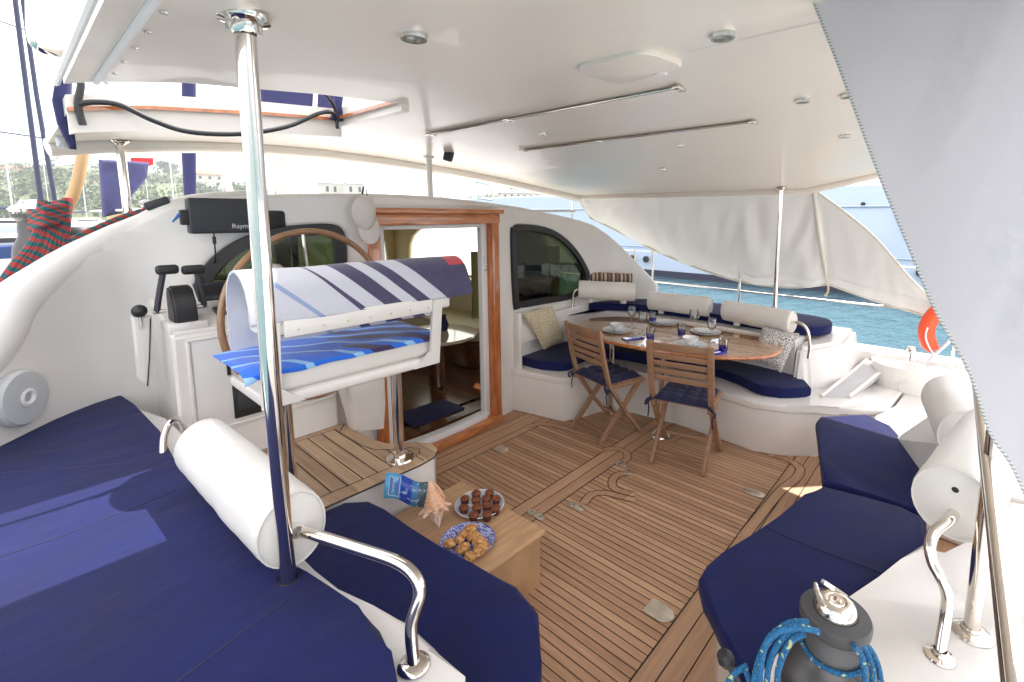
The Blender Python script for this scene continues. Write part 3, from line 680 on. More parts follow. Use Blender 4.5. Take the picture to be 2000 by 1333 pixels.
for i in range(nseg):
    for j in range(2):
        f = bm.faces.new((gr[i][j], gr[i+1][j], gr[i+1][j+1], gr[i][j+1]))
        for l, (a, b) in zip(f.loops, ((i, j), (i+1, j), (i+1, j+1), (i, j+1))): l[uvl].uv = (a/nseg, b/2)
o_ = part('cover', bm, BRO, t); sm = o_.modifiers.new('s', 'SOLIDIFY'); sm.thickness = .003
nrm = (c[1]-c[0]).cross(c[3]-c[0]).normalized(); nrm = -nrm if nrm.dot(cC-c[0]) < 0 else nrm
bm = B(); q = [bp(a, b)+nrm*.004 for a, b in ((.10, .14), (.34, .14), (.34, .88), (.10, .88))]
for a, b in zip(q, q[1:]+q[:1]): bar(bm, a, b, .002, .001, nrm)
part('title_frame', bm, CHINA, t)
bm = B(); bm.faces.new([bm.verts.new(bp(a, b)+nrm*.0035) for a, b in ((.10, .14), (.34, .14), (.34, .88), (.10, .88))]); part('title_panel', bm, mat('title_blue', (.06, .16, .45), .4), t)
bm = B()
for k in range(9): a = .16+.0*k; bar(bm, bp(.17, .24+k*.06)+nrm*.0045, bp(.22, .24+k*.06)+nrm*.0045, .002, .0006, nrm)
part('title_lettering', bm, CHINA, t)
# ================================================================ helm platform
ZP = .46
po = [(.45, 2.11), (1.30, 2.10), (1.40, 2.115), (1.455, 2.165), (1.47, 2.24), (1.43, 2.33), (1.36, 2.38), (1.30, 2.43), (1.275, 2.52), (1.272, 2.60), (1.27, 2.89), (.45, 2.92)]
po = [(p.x, p.y) for p in [V(po[0])]+[]] if 0 else po
bm = B(); prism(bm, offs(po, .012), 0, ZP-.015, .012); prism(bm, [(.45, 2.13), (.45, 3.3), (1.27, 3.2), (1.27, 2.5)], 0, .3, .0)
struct('helm_step', bm, GEL)
bm = B(); prism(bm, po, ZP-.014, ZP, .004); struct('helm_step_teak', bm, TEAKP)
bm = B(); z = ZP+.0012
def inside(p, poly):
    c = False
    for i in range(len(poly)):
        a, b = poly[i], poly[i-1]
        if (a[1] > p[1]) != (b[1] > p[1]) and p[0] < (b[0]-a[0])*(p[1]-a[1])/(b[1]-a[1])+a[0]: c = not c
    return c
inn = offs(po, .075); ribbon(bm, [V((*p, z)) for p in ((.5, 2.185), (1.29, 2.175), (1.36, 2.19), (1.39, 2.24), (1.36, 2.29), (1.29, 2.34), (1.22, 2.42), (1.197, 2.52), (1.195, 2.84), (.5, 2.85))], .005); inn = [(.45, 2.185), (1.29, 2.175), (1.36, 2.19), (1.39, 2.24), (1.36, 2.29), (1.29, 2.34), (1.22, 2.42), (1.197, 2.52), (1.195, 2.84), (.45, 2.85)]
k = .50
while k < 1.45:
    ys = [2.1+.005*i for i in range(170) if inside((k, 2.1+.005*i), inn)]
    if ys: ribbon(bm, [(k, min(ys), z), (k, max(ys), z)], .0055)
    k += .0765
ribbon(bm, [(1.33, 2.105, z), (1.33, 2.18, z)], .005); ribbon(bm, [(1.2, 2.79, z), (1.27, 2.88, z)], .005)
tube(bm, [V((*p, ZP-.014)) for p in po], .004, 6)
struct('helm_step_caulking', bm, CAULK, smooth=False)
# ---- helm bench
t = thing('helm_bench', 'white helm bench seat on two steel pedestals in front of the wheel', 'bench', (1.0, 2.23, ZP))
bx0, bx1, by0, by1 = .625, 1.40, 2.08, 2.48
bm = B(); prism(bm, [(bx0-.02, by0-.01), (bx1+.02, by0-.01), (bx1+.02, by1+.02), (bx0-.02, by1+.02)], .975, 1.03, .02); part('tray', bm, GEL, t)
bm = B(); bx(bm, bx0, bx1, by0, by1, 1.03, 1.14, .025, 4)
part('seat_cushion', bm, VINYL, t)
for x0, x1, fl in ((bx1-.04, bx1+.015, -1), (bx0-.03, bx0+.04, 1)):
    pts = [(x0, 1.34), (x1, 1.34), (x1, .985), (x0, .985)]
    pts = [(x0, 1.34), (x0, 1.06), (x0-.09, .985), (x1, .985), (x1, 1.34)] if fl < 0 else [(x1, 1.34), (x1, 1.06), (x1+.09, .985), (x0, .985), (x0, 1.34)]
    s_ = flatshape([pts], .022, .003)
    for v in s_.verts: v.co = V((v.co.x, by0-.014+v.co.z-.045*max(0, min(1, (v.co.y-1.0)/.28)), v.co.y))
    part('bracket', s_, GEL, t)
bm = B(); bx(bm, bx0+.05, bx1-.05, by0-.075, by0-.062, 1.272, 1.345, .004); part('back_strip', bm, GEL, t)
bm = B()
for k in range(7): lathe(bm, [(0, .004), (.004, .003), (.005, 0)], (bx0+.1+.1*k, by0-.075, 1.30), 8, axis((0, -1, 0)))
part('screws', bm, STEEL, t)
sec = [(2.02+.0, 1.285), (2.035, 1.40), (2.07, 1.475), (2.14, 1.515), (2.22, 1.50), (2.27, 1.44), (2.285, 1.36), (2.28, 1.28), (2.2, 1.27), (2.1, 1.275)]
def sweepx(bm, sec, x0, x1, n=20, wob=0, close=True):
    rings = []
    for i in range(n+1):
        x = x0+(x1-x0)*i/n; rings.append([bm.verts.new((x, y+wob*noise.noise(V((x*4, y*6, z*6))), z+wob*noise.noise(V((x*4+5, y*6, z*6))))) for y, z in sec])
    m_ = len(sec)
    for A, C in zip(rings, rings[1:]):
        for k in range(m_ if close else m_-1): bm.faces.new((A[k], A[(k+1) % m_], C[(k+1) % m_], C[k]))
    if close: bm.faces.new(rings[0]); bm.faces.new(rings[-1][::-1])
s2 = [(p.x, p.y) for p in smooth([V((y, z, 0)) for y, z in sec], 3, True)]
bm = B(); sweepx(bm, s2, bx0+.01, bx1+.06); part('backrest_roll', bm, VINYL, t, sharp=50)
for x in (1.262, .73):
    bm = B(); tube(bm, [(x, 2.225, ZP), (x, 2.225, .98)], .026, 20); p_ = part('pedestal', bm, CHROME, t)
    bm = B(); lathe(bm, [(.027, .05), (.032, .045), (.032, .012), (.07, .008), (.074, .0)], (x, 2.225, ZP), 28); part('flange', bm, CHROME, p_)
# towels
TW = mat('striped_towel', (.62, .64, .72), .95, bump=.6, bscale=350, sheen=.3); g = NM(TW); o = g.xyz()
TW['n'] = 1
def band(g, v, a, b): return g.math('MULTIPLY', g.math('GREATER_THAN', v, a), g.math('LESS_THAN', v, b))
XO, ZO = 1.10, 1.27
cc = g.math('ADD', g.math('ADD', o[0], XO), g.math('MULTIPLY', g.math('SUBTRACT', g.math('ADD', o[2], ZO), 1.33), 1.05))
zz = g.math('ADD', o[2], ZO); tp = g.math('MULTIPLY', g.math('SUBTRACT', zz, 1.29), .12)
f = g.math('MAXIMUM', band(g, cc, g.math('ADD', tp, .985), 1.025), g.math('MAXIMUM', band(g, cc, 1.115, 1.205), g.math('MAXIMUM', band(g, cc, 1.275, 1.345), g.math('GREATER_THAN', cc, 1.44))))
colr = g.mix(f, g.mix(band(g, cc, .815, .84), (.60, .62, .70), (.25, .36, .58)), (.028, .022, .09))
red = g.math('MULTIPLY', g.math('GREATER_THAN', g.math('ADD', o[0], XO), 1.50), g.math('GREATER_THAN', zz, 1.49)); colr = g.mix(red, colr, (.6, .01, .02))
tn = g.noise(90, 4); g.link(g.mix(g.math('MULTIPLY', tn, .25), colr, (.3, .3, .36)), g.p.inputs['Base Color'])
tsec = [(2.004, 1.338), (2.012, 1.37), (2.026, 1.41), (2.06, 1.488), (2.14, 1.53), (2.225, 1.515), (2.285, 1.45), (2.30, 1.36), (2.295, 1.25), (2.29, 1.2)]
ts = [(p.x, p.y) for p in smooth([V((y, z, 0)) for y, z in tsec], 4)]
ts2 = ts+[(y+(-.008 if y > 2.15 else .008), z-.008) for y, z in ts[::-1]]
bm = B(); sweepx(bm, ts2, .565, 1.60, 36, .008)
for v in bm.verts: v.co -= V((XO, 0, ZO))
o_ = part('towel', bm, TW, None, sharp=60); o_.location = (XO, 0, ZO); o_['label'] = 'white beach towel with navy diagonal stripes over the helm backrest'; o_['category'] = 'towel'
TB = mat('blue_towel', (.02, .12, .6), .95, bump=.6, bscale=350, sheen=.3); g = NM(TB); o = g.xyz()
d1 = g.math('ADD', o[0], g.math('MULTIPLY', o[1], 1.6)); n1 = g.noise(2.0, 2); ss = g.math('SINE', g.math('ADD', g.math('MULTIPLY', d1, 26), g.math('MULTIPLY', n1, 7)))
lt = g.math('MULTIPLY', g.math('GREATER_THAN', ss, .86), 1.0); nv = g.math('MULTIPLY', g.math('LESS_THAN', ss, -.35), g.math('GREATER_THAN', o[0], -.08))
g.link(g.mix(nv, g.mix(lt, (.015, .15, .72), (.30, .55, .85)), (.04, .022, .09)), g.p.inputs['Base Color'])
bm = B(); nx, ny = 40, 16; gr = {}
for i in range(nx+1):
    for j in range(ny+1):
        x = .545+.87*i/nx; y = 2.07+.42*j/ny; z = 1.150+.006*noise.noise(V((x*9, y*9, 0)))
        if j < 2: z -= .022*(2-j)*(.8+.5*noise.noise(V((x*5, 1, 0)))); y = 2.066-.002*(2-j)+.006*j
        if i < 3: z -= .003*(3-i)
        gr[i, j] = bm.verts.new((x-1.05, y-2.25, z-1.14))
for i in range(nx):
    for j in range(ny): bm.faces.new((gr[i, j], gr[i+1, j], gr[i+1, j+1], gr[i, j+1]))
o_ = part('towel', bm, TB, None); o_.location = (1.05, 2.25, 1.14); sm = o_.modifiers.new('s', 'SOLIDIFY'); sm.thickness = .007
o_['label'] = 'bright blue and navy beach towel spread on the helm bench seat'; o_['category'] = 'towel'
# ---- wheel
wc = V((1.075, 2.72, 1.208)); Mw = Matrix.Rotation(rad(8), 3, 'Z') @ axis((0, -1, .06))
t = thing('steering_wheel', 'large wood rimmed steering wheel behind the helm bench', 'steering wheel', wc)
Rw = .455; bm = B(); tube(bm, [wc+Mw @ V((Rw*math.cos(a), Rw*math.sin(a), 0)) for a in [2*math.pi*k/72 for k in range(72)]], .0165, 12, closed=True); part('rim', bm, WHEELW, t)
for k in range(5):
    a = math.pi/2+.05+2*math.pi*k/5; bm = B(); tube(bm, [wc+Mw @ V((.03*math.cos(a), .03*math.sin(a), -.02)), wc+Mw @ V((Rw*math.cos(a), Rw*math.sin(a), 0))], .008, 8); part('spoke', bm, CHROME, t)
bm = B(); lathe(bm, [(0, .03), (.03, .028), (.045, .01), (.045, -.05), (.03, -.06), (.03, -.2)], wc, 24, Mw); part('hub', bm, CHROME, t)
# ---- console
t = thing('helm_console', 'white moulded helm console under the arched window', 'console', (.85, 3.1, ZP))
cx0, cx1, cy0 = .475, 1.24, 2.885
bm = B()
prof = [(cy0, .45), (cy0, 1.165), (cy0+.03, 1.195), (3.36, 1.30), (3.42, 1.30), (3.42, .45)]
vs = [[bm.verts.new((x, y, z)) for y, z in prof] for x in (cx0, cx1)]
n_ = len(prof)
for k in range(n_): bm.faces.new((vs[0][k], vs[0][(k+1) % n_], vs[1][(k+1) % n_], vs[1][k]))
bm.faces.new(vs[0]); bm.faces.new(vs[1][::-1]); bmesh.ops.recalc_face_normals(bm, faces=bm.faces)
bmesh.ops.bevel(bm, geom=bm.edges[:], offset=.014, segments=3, affect='EDGES'); part('body', bm, GEL, t)
a, b = PY(372, 668, cy0), PY(505, 640, cy0); zlo = PY(390, 845, cy0).z
bm = B(); bx(bm, a.x, 1.19, cy0-.006, cy0+.004, zlo, a.z, .003); part('panel', bm, GELMATT, t)
bm = B()
for x0, x1, z0_, z1_ in ((a.x-.02, 1.21, a.z, a.z+.012), (a.x-.02, 1.21, zlo-.012, zlo), (a.x-.02, a.x-.006, zlo, a.z)): bx(bm, x0, x1, cy0-.011, cy0+.002, z0_, z1_, .003)
part('panel_frame', bm, GEL, t)
bm = B()
for q in ((452, 752, 522, 800), (438, 678, 450, 732)):
    p, r_ = PY(q[0], q[1], cy0), PY(q[2], q[3], cy0); bx(bm, p.x, r_.x, cy0-.016, cy0-.004, r_.z, p.z, .004)
part('gauge_panel', bm, BLACK, t)
bm = B(); p = PY(484, 777, cy0); bx(bm, p.x-.05, p.x+.05, cy0-.02, cy0-.015, p.z-.05, p.z+.05, .002); part('gauge_cover', bm, CASE, t)
# slope helper on the console top
def CT(u, v):
    n_ = V((0, -.105, .475)).normalized(); p0 = V((0, cy0+.03, 1.195)); d = ray(u, v); return cC+d*((p0-cC).dot(n_)/d.dot(n_))
SN = V((0, -.22, .976)); 
t = thing('throttle_control', 'black twin lever engine throttle on the left of the helm console', 'throttle', PY(355, 640, 2.99))
c = PY(355, 605, 3.0)
bm = B(); bx(bm, c.x-.075, c.x+.085, 2.905, 3.09, 1.175, 1.222, .008); part('base_plate', bm, GEL, t)
bm = B(); pr = [(2.925, 1.215), (2.92, 1.27), (2.935, 1.325), (2.985, 1.385), (3.04, 1.40), (3.07, 1.36), (3.075, 1.215)]
vs = [[bm.verts.new((x, y, z)) for y, z in pr] for x in (c.x-.045, c.x+.05)]
for k in range(7): bm.faces.new((vs[0][k], vs[0][(k+1) % 7], vs[1][(k+1) % 7], vs[1][k]))
bm.faces.new(vs[0]); bm.faces.new(vs[1][::-1]); bmesh.ops.recalc_face_normals(bm, faces=bm.faces); bmesh.ops.bevel(bm, geom=bm.edges[:], offset=.01, segments=3, affect='EDGES'); part('housing', bm, BLACK, t)
for q in ([(306, 612), (311, 575), (318, 534)], [(400, 600), (393, 570), (385, 534)]):
    s_ = 1 if q[0][0] < 350 else -1
    pts = [PY(*k, 3.0) for k in q]; bm = B(); tube(bm, smooth(pts, 4), [.015]*4+[.013]*5 if 0 else .0135, 8); lv = part('lever', bm, CASE, t)
    bm = B(); a_ = PY(q[2][0]-s_*15, 527, 3.0); b_ = PY(q[2][0]+s_*31, 527, 3.0)
    box(bm, (a_+b_)/2, (abs(a_.x-b_.x), .046, .046), None, .015, 3); part('grip', bm, BLACK, lv)
    bm = B(); p = PY(*q[0], 3.0); tube(bm, [p+V((-.012*s_, 0, .005)), p+V((.035*s_, 0, .005))], .011, 10); part('pivot', bm, STEEL, lv)
p0 = CT(395, 585)
def inst(px, wd, hg, lab, name, buttons=True, th=.018, mt=CASE):
    c = CT(*px); M = Matrix.Translation(c) @ axis(SN, (0, 1, 0)).to_4x4(); t = thing(name, lab, name.replace('_', ' '), c)
    X = V((1, 0, 0)); Yv = SN.cross(X)*1; R3 = Matrix((X, SN.cross(X), SN)).transposed(); M = Matrix.Translation(c) @ R3.to_4x4()
    bm = B(); box(bm, (0, 0, th/2), (wd, hg, th), None, .005, 3); bmesh.ops.transform(bm, matrix=M, verts=bm.verts); part('case', bm, mt, t)
    bm = B(); box(bm, (-wd*.18 if buttons else 0, 0, th+.001), (wd*(.5 if buttons else .72), hg*.6, .002)); bmesh.ops.transform(bm, matrix=M, verts=bm.verts); part('screen', bm, RUBBER if buttons else ALU, t, smooth=False)
    if buttons:
        bm = B()
        for i in range(2):
            for j in range(2): box(bm, (wd*(.2+.16*i), hg*(-.1+.32*j), th+.002), (.02, .015, .005), None, .002)
        bmesh.ops.transform(bm, matrix=M, verts=bm.verts); part('buttons', bm, STEEL, t)
        bm = B(); box(bm, (wd*.28, -hg*.3, th+.003), (.022, .016, .006), None, .002); bmesh.ops.transform(bm, matrix=M, verts=bm.verts); part('red_button', bm, mat('red_plastic', (.7, .05, .03), .4), t)
SN = V((0, -.62, .78)); _ct = CT; CT = lambda u, v: PY(u, v, 3.14)
inst((428, 570), .215, .13, 'grey autopilot display with a red button on the console', 'autopilot_display')
SN = V((0, -.22, .976)); CT = _ct
inst((449, 608), .14, .10, 'small grey framed instrument lying below the autopilot display', 'instrument', False)
t = thing('compass', 'white domed compass pod behind the steering wheel', 'compass', V((1.0, 3.12, 1.24)))
bm = B(); lathe(bm, [(0, .22), (.05, .21), (.085, .17), (.095, .12), (.09, .06), (.08, 0)], V((1.0, 3.12, 1.25)), 28); part('dome', bm, GEL, t)
bm = B(); lathe(bm, [(.097, .105), (.1, .1), (.097, .09)], V((1.0, 3.12, 1.25)), 28); part('band', bm, CHINA, t)
# chartplotter on its bracket
c0, c1_ = PY(366, 386, 3.12), PY(520, 454, 3.12)
t = thing('chartplotter', 'large dark covered chartplotter mounted on the bulkhead rim', 'chartplotter', V(((c0.x+c1_.x)/2, 3.16, c1_.z)))
bm = B(); bx(bm, c0.x, c1_.x, 3.12, 3.2, c1_.z, c0.z, .012, 3); part('cover', bm, CASE, t)
M = Matrix.Translation(PY(484, 442, 3.1185)) @ Matrix.Rotation(rad(90), 4, 'X'); text('Raymarine', .036, ALU, M, 'lettering', t)
bm = B(); q = PY(372, 425, 3.16); bx(bm, q.x-.045, q.x+.01, 3.14, 3.18, q.z-.04, q.z+.04, .006); part('bracket_knob', bm, BLACK, t)
bm = B(); q = PY(417, 452, 3.16); tube(bm, smooth([q, q-V((0, 0, .05)), q+V((.005, .03, -.14)), WP(418, 520, -.01)], 5), .004, 6); tube(bm, [q-V((0, 0, .03)), q-V((0, 0, .07))], .009, 8); part('cable', bm, BLACK, t)
bm = B(); q = PY(350, 420, 3.16); tube(bm, [PY(337, 434, 3.15), q, PY(360, 414, 3.16)], [.004, .009, .006], 8); part('lanyard', bm, mat('blue_strap', (.03, .16, .5), .6), t)
c = PY(535, 430, 3.13); t = thing('depth_display', 'small rounded black display right of the chartplotter', 'display', c)
bm = B(); box(bm, c, (.12, .05, .11), None, .02, 4); part('case', bm, BLACK, t)
bm = B(); box(bm, c-V((0, .027, 0)), (.08, .004, .07), None, .002); part('screen', bm, RUBBER, t)
# lever with white gaiter on the console's port side
c = V((cx0-.02, 2.93, PY(272, 608, 2.93).z)); t = thing('gaiter_lever', 'black ball knob on a lever in a white cloth gaiter beside the console', 'lever', (c.x-.07, c.y, .8))
c = PY(272, 608, 3.0); bm = B(); bmesh.ops.create_uvsphere(bm, u_segments=16, v_segments=10, radius=.031, matrix=Matrix.Translation(c)); part('knob', bm, BLACK, t)
bm = B(); tube(bm, [c, c-V((0, 0, .08))], .007, 8); part('shaft', bm, STEEL, t)
pts = [PY(*q, 3.02) for q in ((256, 618), (296, 616), (297, 700), (290, 758), (284, 752), (266, 738), (264, 690))]
s_ = flatshape([[(p.x, p.z) for p in pts]], .05, .012)
for v in s_.verts: v.co = V((v.co.x, 3.03+v.co.z, v.co.y))
part('gaiter', s_, VINYL, t)
bm = B(); tube(bm, [PY(*q, 2.985) for q in ((294, 622), (292, 700), (288, 755))], .003, 6); part('cord', bm, CAULK, t)
# speaker on the port side of the bulkhead
c = WP(33, 778); n2 = plan(W(33, 778)[0], -1)-plan(W(33, 778)[0], 0); nn = V((n2.x, n2.y, 0))
t = thing('speaker', 'round pale grey speaker on the white bulkhead above the sun pad', 'speaker', c)
SP = mat('speaker_grey', (.52, .54, .55), .5, bump=.3, bscale=300)
ctr = c+nn*.002; bm = B(); lathe(bm, [(.122, 0), (.122, .022), (.112, .034), (.06, .038), (.03, .036)], ctr, 36, axis(nn)); part('cover', bm, SP, t)
bm = B(); lathe(bm, [(.03, .03), (.04, .042), (.028, .046), (.018, .036)], ctr, 24, axis(nn)); part('ring', bm, ALU, t)
bm = B(); lathe(bm, [(0, .034), (.024, .034)], ctr, 20, axis(nn)); part('core', bm, GREY, t)
# cap on its hook
c = WP(704, 380, -.05); t = thing('cap', 'white cloth cap hanging beside the cabin door', 'cap', c-V((0, 0, .25)))
CLOTH = mat('white_cloth', (.66, .62, .58), .9, bump=.4, bscale=250); wrinkle(CLOTH, .5, (4, 4, 4), .02)
q = WP(703, 414, -.09); bm = B(); bmesh.ops.create_uvsphere(bm, u_segments=24, v_segments=16, radius=.092)
for v in bm.verts: v.co = V((v.co.x*.80, v.co.y*.7, v.co.z*(1.15 if v.co.z > 0 else 1.25)))*(1+.1*noise.noise(v.co*18))
bmesh.ops.translate(bm, verts=bm.verts, vec=q); part('crown', bm, CLOTH, t)
q = WP(712, 447, -.1); bm = B(); lathe(bm, [(0, .012), (.05, .008), (.085, 0), (.05, -.004), (0, 0)], q, 20, axis((-.1, -1, .15)), sx=.8, sy=1.15); part('peak', bm, CLOTH, t)
q = WP(704, 384, -.03); bm = B(); tube(bm, [q+V((0, .06, -.01)), q, q+V((.005, -.02, .06))], .006, 8); tube(bm, [q+V((.035, 0, 0)), q+V((.035, 0, .045))], .004, 6); part('hook', bm, BLACK, t)
# laundry bag hung under the wheel
t = thing('cloth_bag', 'open white canvas bag hanging left of the cabin door', 'bag', (1.4, 2.75, .2))
def bagring(u0, u1, v0, v1, yf, yb):
    a, b = PY(u0, v0, yf), PY(u1, v1, yf); return a, b
A0, B0 = PY(676, 752, 2.70), PY(757, 730, 2.70); A1, B1 = PY(686, 800, 2.70), PY(759, 790, 2.70); A2, B2 = PY(694, 843, 2.72), PY(755, 838, 2.72)
bm = B(); rg = []
for (a, b, dp) in ((A0, B0, .17), (A0.lerp(A1, .5), B0.lerp(B1, .5), .17), (A1, B1, .15), (A2, B2, .12)):
    ring = []
    for k in range(24):
        an = 2*math.pi*k/24; cx_, cy_ = math.cos(an), math.sin(an); e_ = .45
        sx_, sy_ = math.copysign(abs(cx_)**e_, cx_), math.copysign(abs(cy_)**e_, cy_)
        m_ = a.lerp(b, .5+.5*sx_); ring.append(bm.verts.new(m_+V((0, dp/2+dp/2*sy_+.012*noise.noise(m_*9+V((an, 0, 0))), 0))))
    rg.append(ring)
for A, C in zip(rg, rg[1:]):
    for k in range(24): bm.faces.new((A[k], A[(k+1) % 24], C[(k+1) % 24], C[k]))
bm.faces.new(rg[-1]); o_ = part('sack', bm, CLOTH, t); sm = o_.modifiers.new('s', 'SOLIDIFY'); sm.thickness = .004
bm = B(); q = PY(740, 735, 2.83); tube(bm, [q+V((-.09, 0, 0)), q+V((.06, 0, .02))], .012, 8); part('dark_lining', bm, CASE, t)
# ================================================================ starboard: settee, cushions, rolls, sun pad
bm = B()
inner0 = [(2.86, 3.12)]+PP([(990, 800), (1100, 826), (1122, 822)], 0)+PP([(1180, 800), (1240, 806), (1320, 828), (1400, 856), (1470, 884), (1530, 893), (1585, 889)], 0)
base = inner0+[(3.76, .62), (3.84, .48), (3.95, .36), (4.7, .3), (4.75, .9), (4.75, 3.4), (2.9, 3.25)]
t = thing('settee', 'curved white moulded settee with navy cushions around the dining table', 'settee', (3.7, 1.9, 0))
bm = B(); prism(bm, base, 0, .345, .02); part('base', bm, GEL, t)
bm = B(); lip = offs(base, -.012); prism(bm, lip, .335, .39, .014); part('rim', bm, GEL, t)
cush = [(p[0], p[1]) for p in smooth([V((*q, 0)) for q in PP([(1001, 690), (1010, 702), (1045, 713), (1085, 719), (1116, 716), (1135, 700), (1162, 693), (1215, 697), (1267, 706), (1340, 716), (1414, 732), (1455, 750), (1488, 766), (1540, 770), (1584, 767)], .425)], 3)]
cf = cush+[(4.12, .98), (4.12, 3.1), (3.6, 3.18), (3.1, 3.13)]
bm = B(); prism(bm, cf, .392, .47, .028, 4); part('seat_cushion', bm, NAVY, t)
bm = B(); tube(bm, [V((*p, .447)) for p in offs(cf, .006)], .004, 6, closed=True); part('piping', bm, NAVYPIPE, t)
bk = [(2.86, 3.09), (2.86, 3.0), (3.0, 3.04), (3.5, 3.15), (3.85, 3.08), (4.0, 2.8), (4.08, 2.2), (4.08, 1.3), (4.02, 1.0)]
bki = [(p.x, p.y) for p in smooth([V((*p, 0)) for p in bk[1:]], 4)]
bm = B(); prism(bm, [(2.86, 3.1)]+bki+[(4.75, .95), (4.80, 1.9), (4.62, 2.6), (4.3, 2.9), (3.9, 3.06), (2.9, 3.06)], .38, .76, .02); part('backrest_coaming', bm, GEL, t)
bm = B(); bx(bm, 2.862, 2.90, 2.95, 3.14, .38, .9, .015); prism(bm, [(2.87, 3.02), (3.55, 3.16), (3.55, 3.3), (2.87, 3.2)], .7, .9, .02); bx(bm, 2.90, 4.02, 2.985, 3.06, .6, .83, .02); part('corner_back', bm, GEL, t)
bm = B(); q = PZ(1035, 723, .36); lathe(bm, [(0, .004), (.018, .003), (.02, 0)], q+V((-.0, -.03, 0)), 16, axis((-.7, -1, 0))); part('lock', bm, CHROME, t)
t = thing('sun_pad', 'navy sun pad on the side deck behind the three white bolsters', 'sun pad', (4.5, 2, .76))
pd = [(p.x, p.y) for p in smooth([V((*p, 0)) for p in ((4.22, .92), (4.5, .84), (4.72, .95), (4.76, 1.3), (4.78, 1.9), (4.6, 2.5), (4.3, 2.82), (3.9, 2.98), (4.12, 2.7), (4.22, 2.2), (4.2, 1.4))], 4, True)]
bm = B(); prism(bm, pd, .762, .84, .025, 4); part('cushion', bm, NAVY, t)
for i, (a, b, r_, lab) in enumerate((((1131, 566), (1240, 571), .088, 'white bolster nearest the black framed window behind the settee'), ((1270, 587), (1386, 600), .088, 'middle white bolster of the three behind the settee'), ((1417, 606), (1546, 630), .088, 'white bolster above the grey patterned pillow, nearest the lifebuoy'))):
    A1, B1 = PZ(*a, .90), PZ(*b, .90)
    if i == 0: A1, B1 = PZ(1131, 566, 1.01), PZ(1240, 571, .99)
    t, M, L_ = roll(lab, A1, B1, r_, 'bolsters behind the settee')
    for k in (.2, .8):
        c = A1.lerp(B1, k); bm = B(); box(bm, c-V((0, 0, .095)), (.04, .05, .05), None, .006); part('bracket', bm, VINYL, t)
    bm = B(); u = (B1-A1).normalized()
    if i == 0: p = [A1+u*.02, A1-u*.03-V((0, 0, .005)), A1-u*.06-V((0, 0, .06)), A1-u*.07-V((0, 0, .2))]
    elif i == 2: p = [B1-u*.02, B1+u*.07+V((0, 0, .005)), B1+u*.13-V((0, 0, .04)), B1+u*.155-V((0, 0, .16)), B1+u*.15-V((0, 0, .26))]
    else: p = [A1, B1]
    tube(bm, smooth(p, 5), .0125, 10); part('rail', bm, CHROME, t)
# striped rolled blanket
STR = mat('striped_cloth', (.5, .4, .3), .9, bump=.3, bscale=200); g = NM(STR); o = g.xyz(); sw = g.math('SINE', g.math('MULTIPLY', g.math('ADD', o[0], g.math('MULTIPLY', o[1], -1.2)), 95)); s2_ = g.math('SINE', g.math('MULTIPLY', g.math('ADD', o[0], g.math('MULTIPLY', o[1], -1.2)), 41))
g.link(g.mix(g.math('GREATER_THAN', sw, .2), g.mix(g.math('GREATER_THAN', s2_, .3), (.55, .45, .34), (.26, .16, .12)), (.10, .07, .07)), g.p.inputs['Base Color'])
A1, B1 = PZ(1134, 541, 1.10), PZ(1234, 545, 1.08); bm = B(); pp_ = [A1.lerp(B1, k/16) for k in range(17)]
tube(bm, pp_, [.055+.01*noise.noise(V((k*.9, 0, 0))) for k in range(17)], 16)
solo('rolled_blanket', bm, STR, 'brown striped rolled cushion on top of the bolster beside the window', 'cushion')
# pillows
def pillow(name, lab, corners, th, m):
    P = corners; n = 12; bm = B(); g1, g2 = {}, {}
    nm = (P[1]-P[0]).cross(P[3]-P[0]).normalized()
    for i in range(n+1):
        for j in range(n+1):
            a, b = i/n, j/n; p = P[0].lerp(P[1], a).lerp(P[3].lerp(P[2], a), b)
            e = (1-(2*a-1)**4)*(1-(2*b-1)**4); h = th*max(e, 0)**.6
            pin = (p-sum(P, V())/4)*(-.05*(1-abs(2*a-1)**2*abs(2*b-1)**2))
            g1[i, j] = bm.verts.new(p+pin+nm*h/2); g2[i, j] = bm.verts.new(p+pin-nm*(h/2+.001)) if 0 < i < n and 0 < j < n else g1[i, j]
    for i in range(n):
        for j in range(n):
            for gg in (g1, g2):
                f = [gg[i, j], gg[i+1, j], gg[i+1, j+1], gg[i, j+1]]
                try: bm.faces.new(f if gg is g1 else f[::-1])
                except ValueError: pass
    return solo(name, bm, m, lab, 'pillow')
def pat(name, c1_, c2_, sc_):
    m = mat(name, c1_, .9, bump=.3, bscale=250); g = NM(m); o = g.xyz(); vo = g.new('ShaderNodeTexVoronoi', feature='DISTANCE_TO_EDGE'); vo.inputs['Scale'].default_value = sc_; g.link(g.vec, vo.inputs['Vector'])
    r = g.new('ShaderNodeMapRange'); r.inputs[1].default_value = .10; r.inputs[2].default_value = .16; g.link(vo.outputs['Distance'], r.inputs[0]); g.link(g.mix(r.outputs[0], c1_, c2_), g.p.inputs['Base Color']); return m
BEI = pat('beige_print', (.62, .56, .42), (.42, .35, .2), 50); GRP_ = pat('grey_print', (.62, .60, .56), (.20, .18, .18), 55)
p = [PZ(1062, 684, .51), PZ(1103, 668, .51)]; top2 = [PY(1078, 597, 2.93), PY(1021, 612, 2.93)]
pillow('pillow', 'beige patterned pillow leaning in the settee corner under the window', [p[0], p[1], top2[0], top2[1]], .11, BEI)
cs = [PX(1526, 729, 3.86), PX(1466, 702, 3.82), PX(1490, 637, 3.96), PX(1562, 652, 3.99)]
pillow('pillow', 'grey patterned pillow leaning at the aft end of the settee', cs, .11, GRP_)
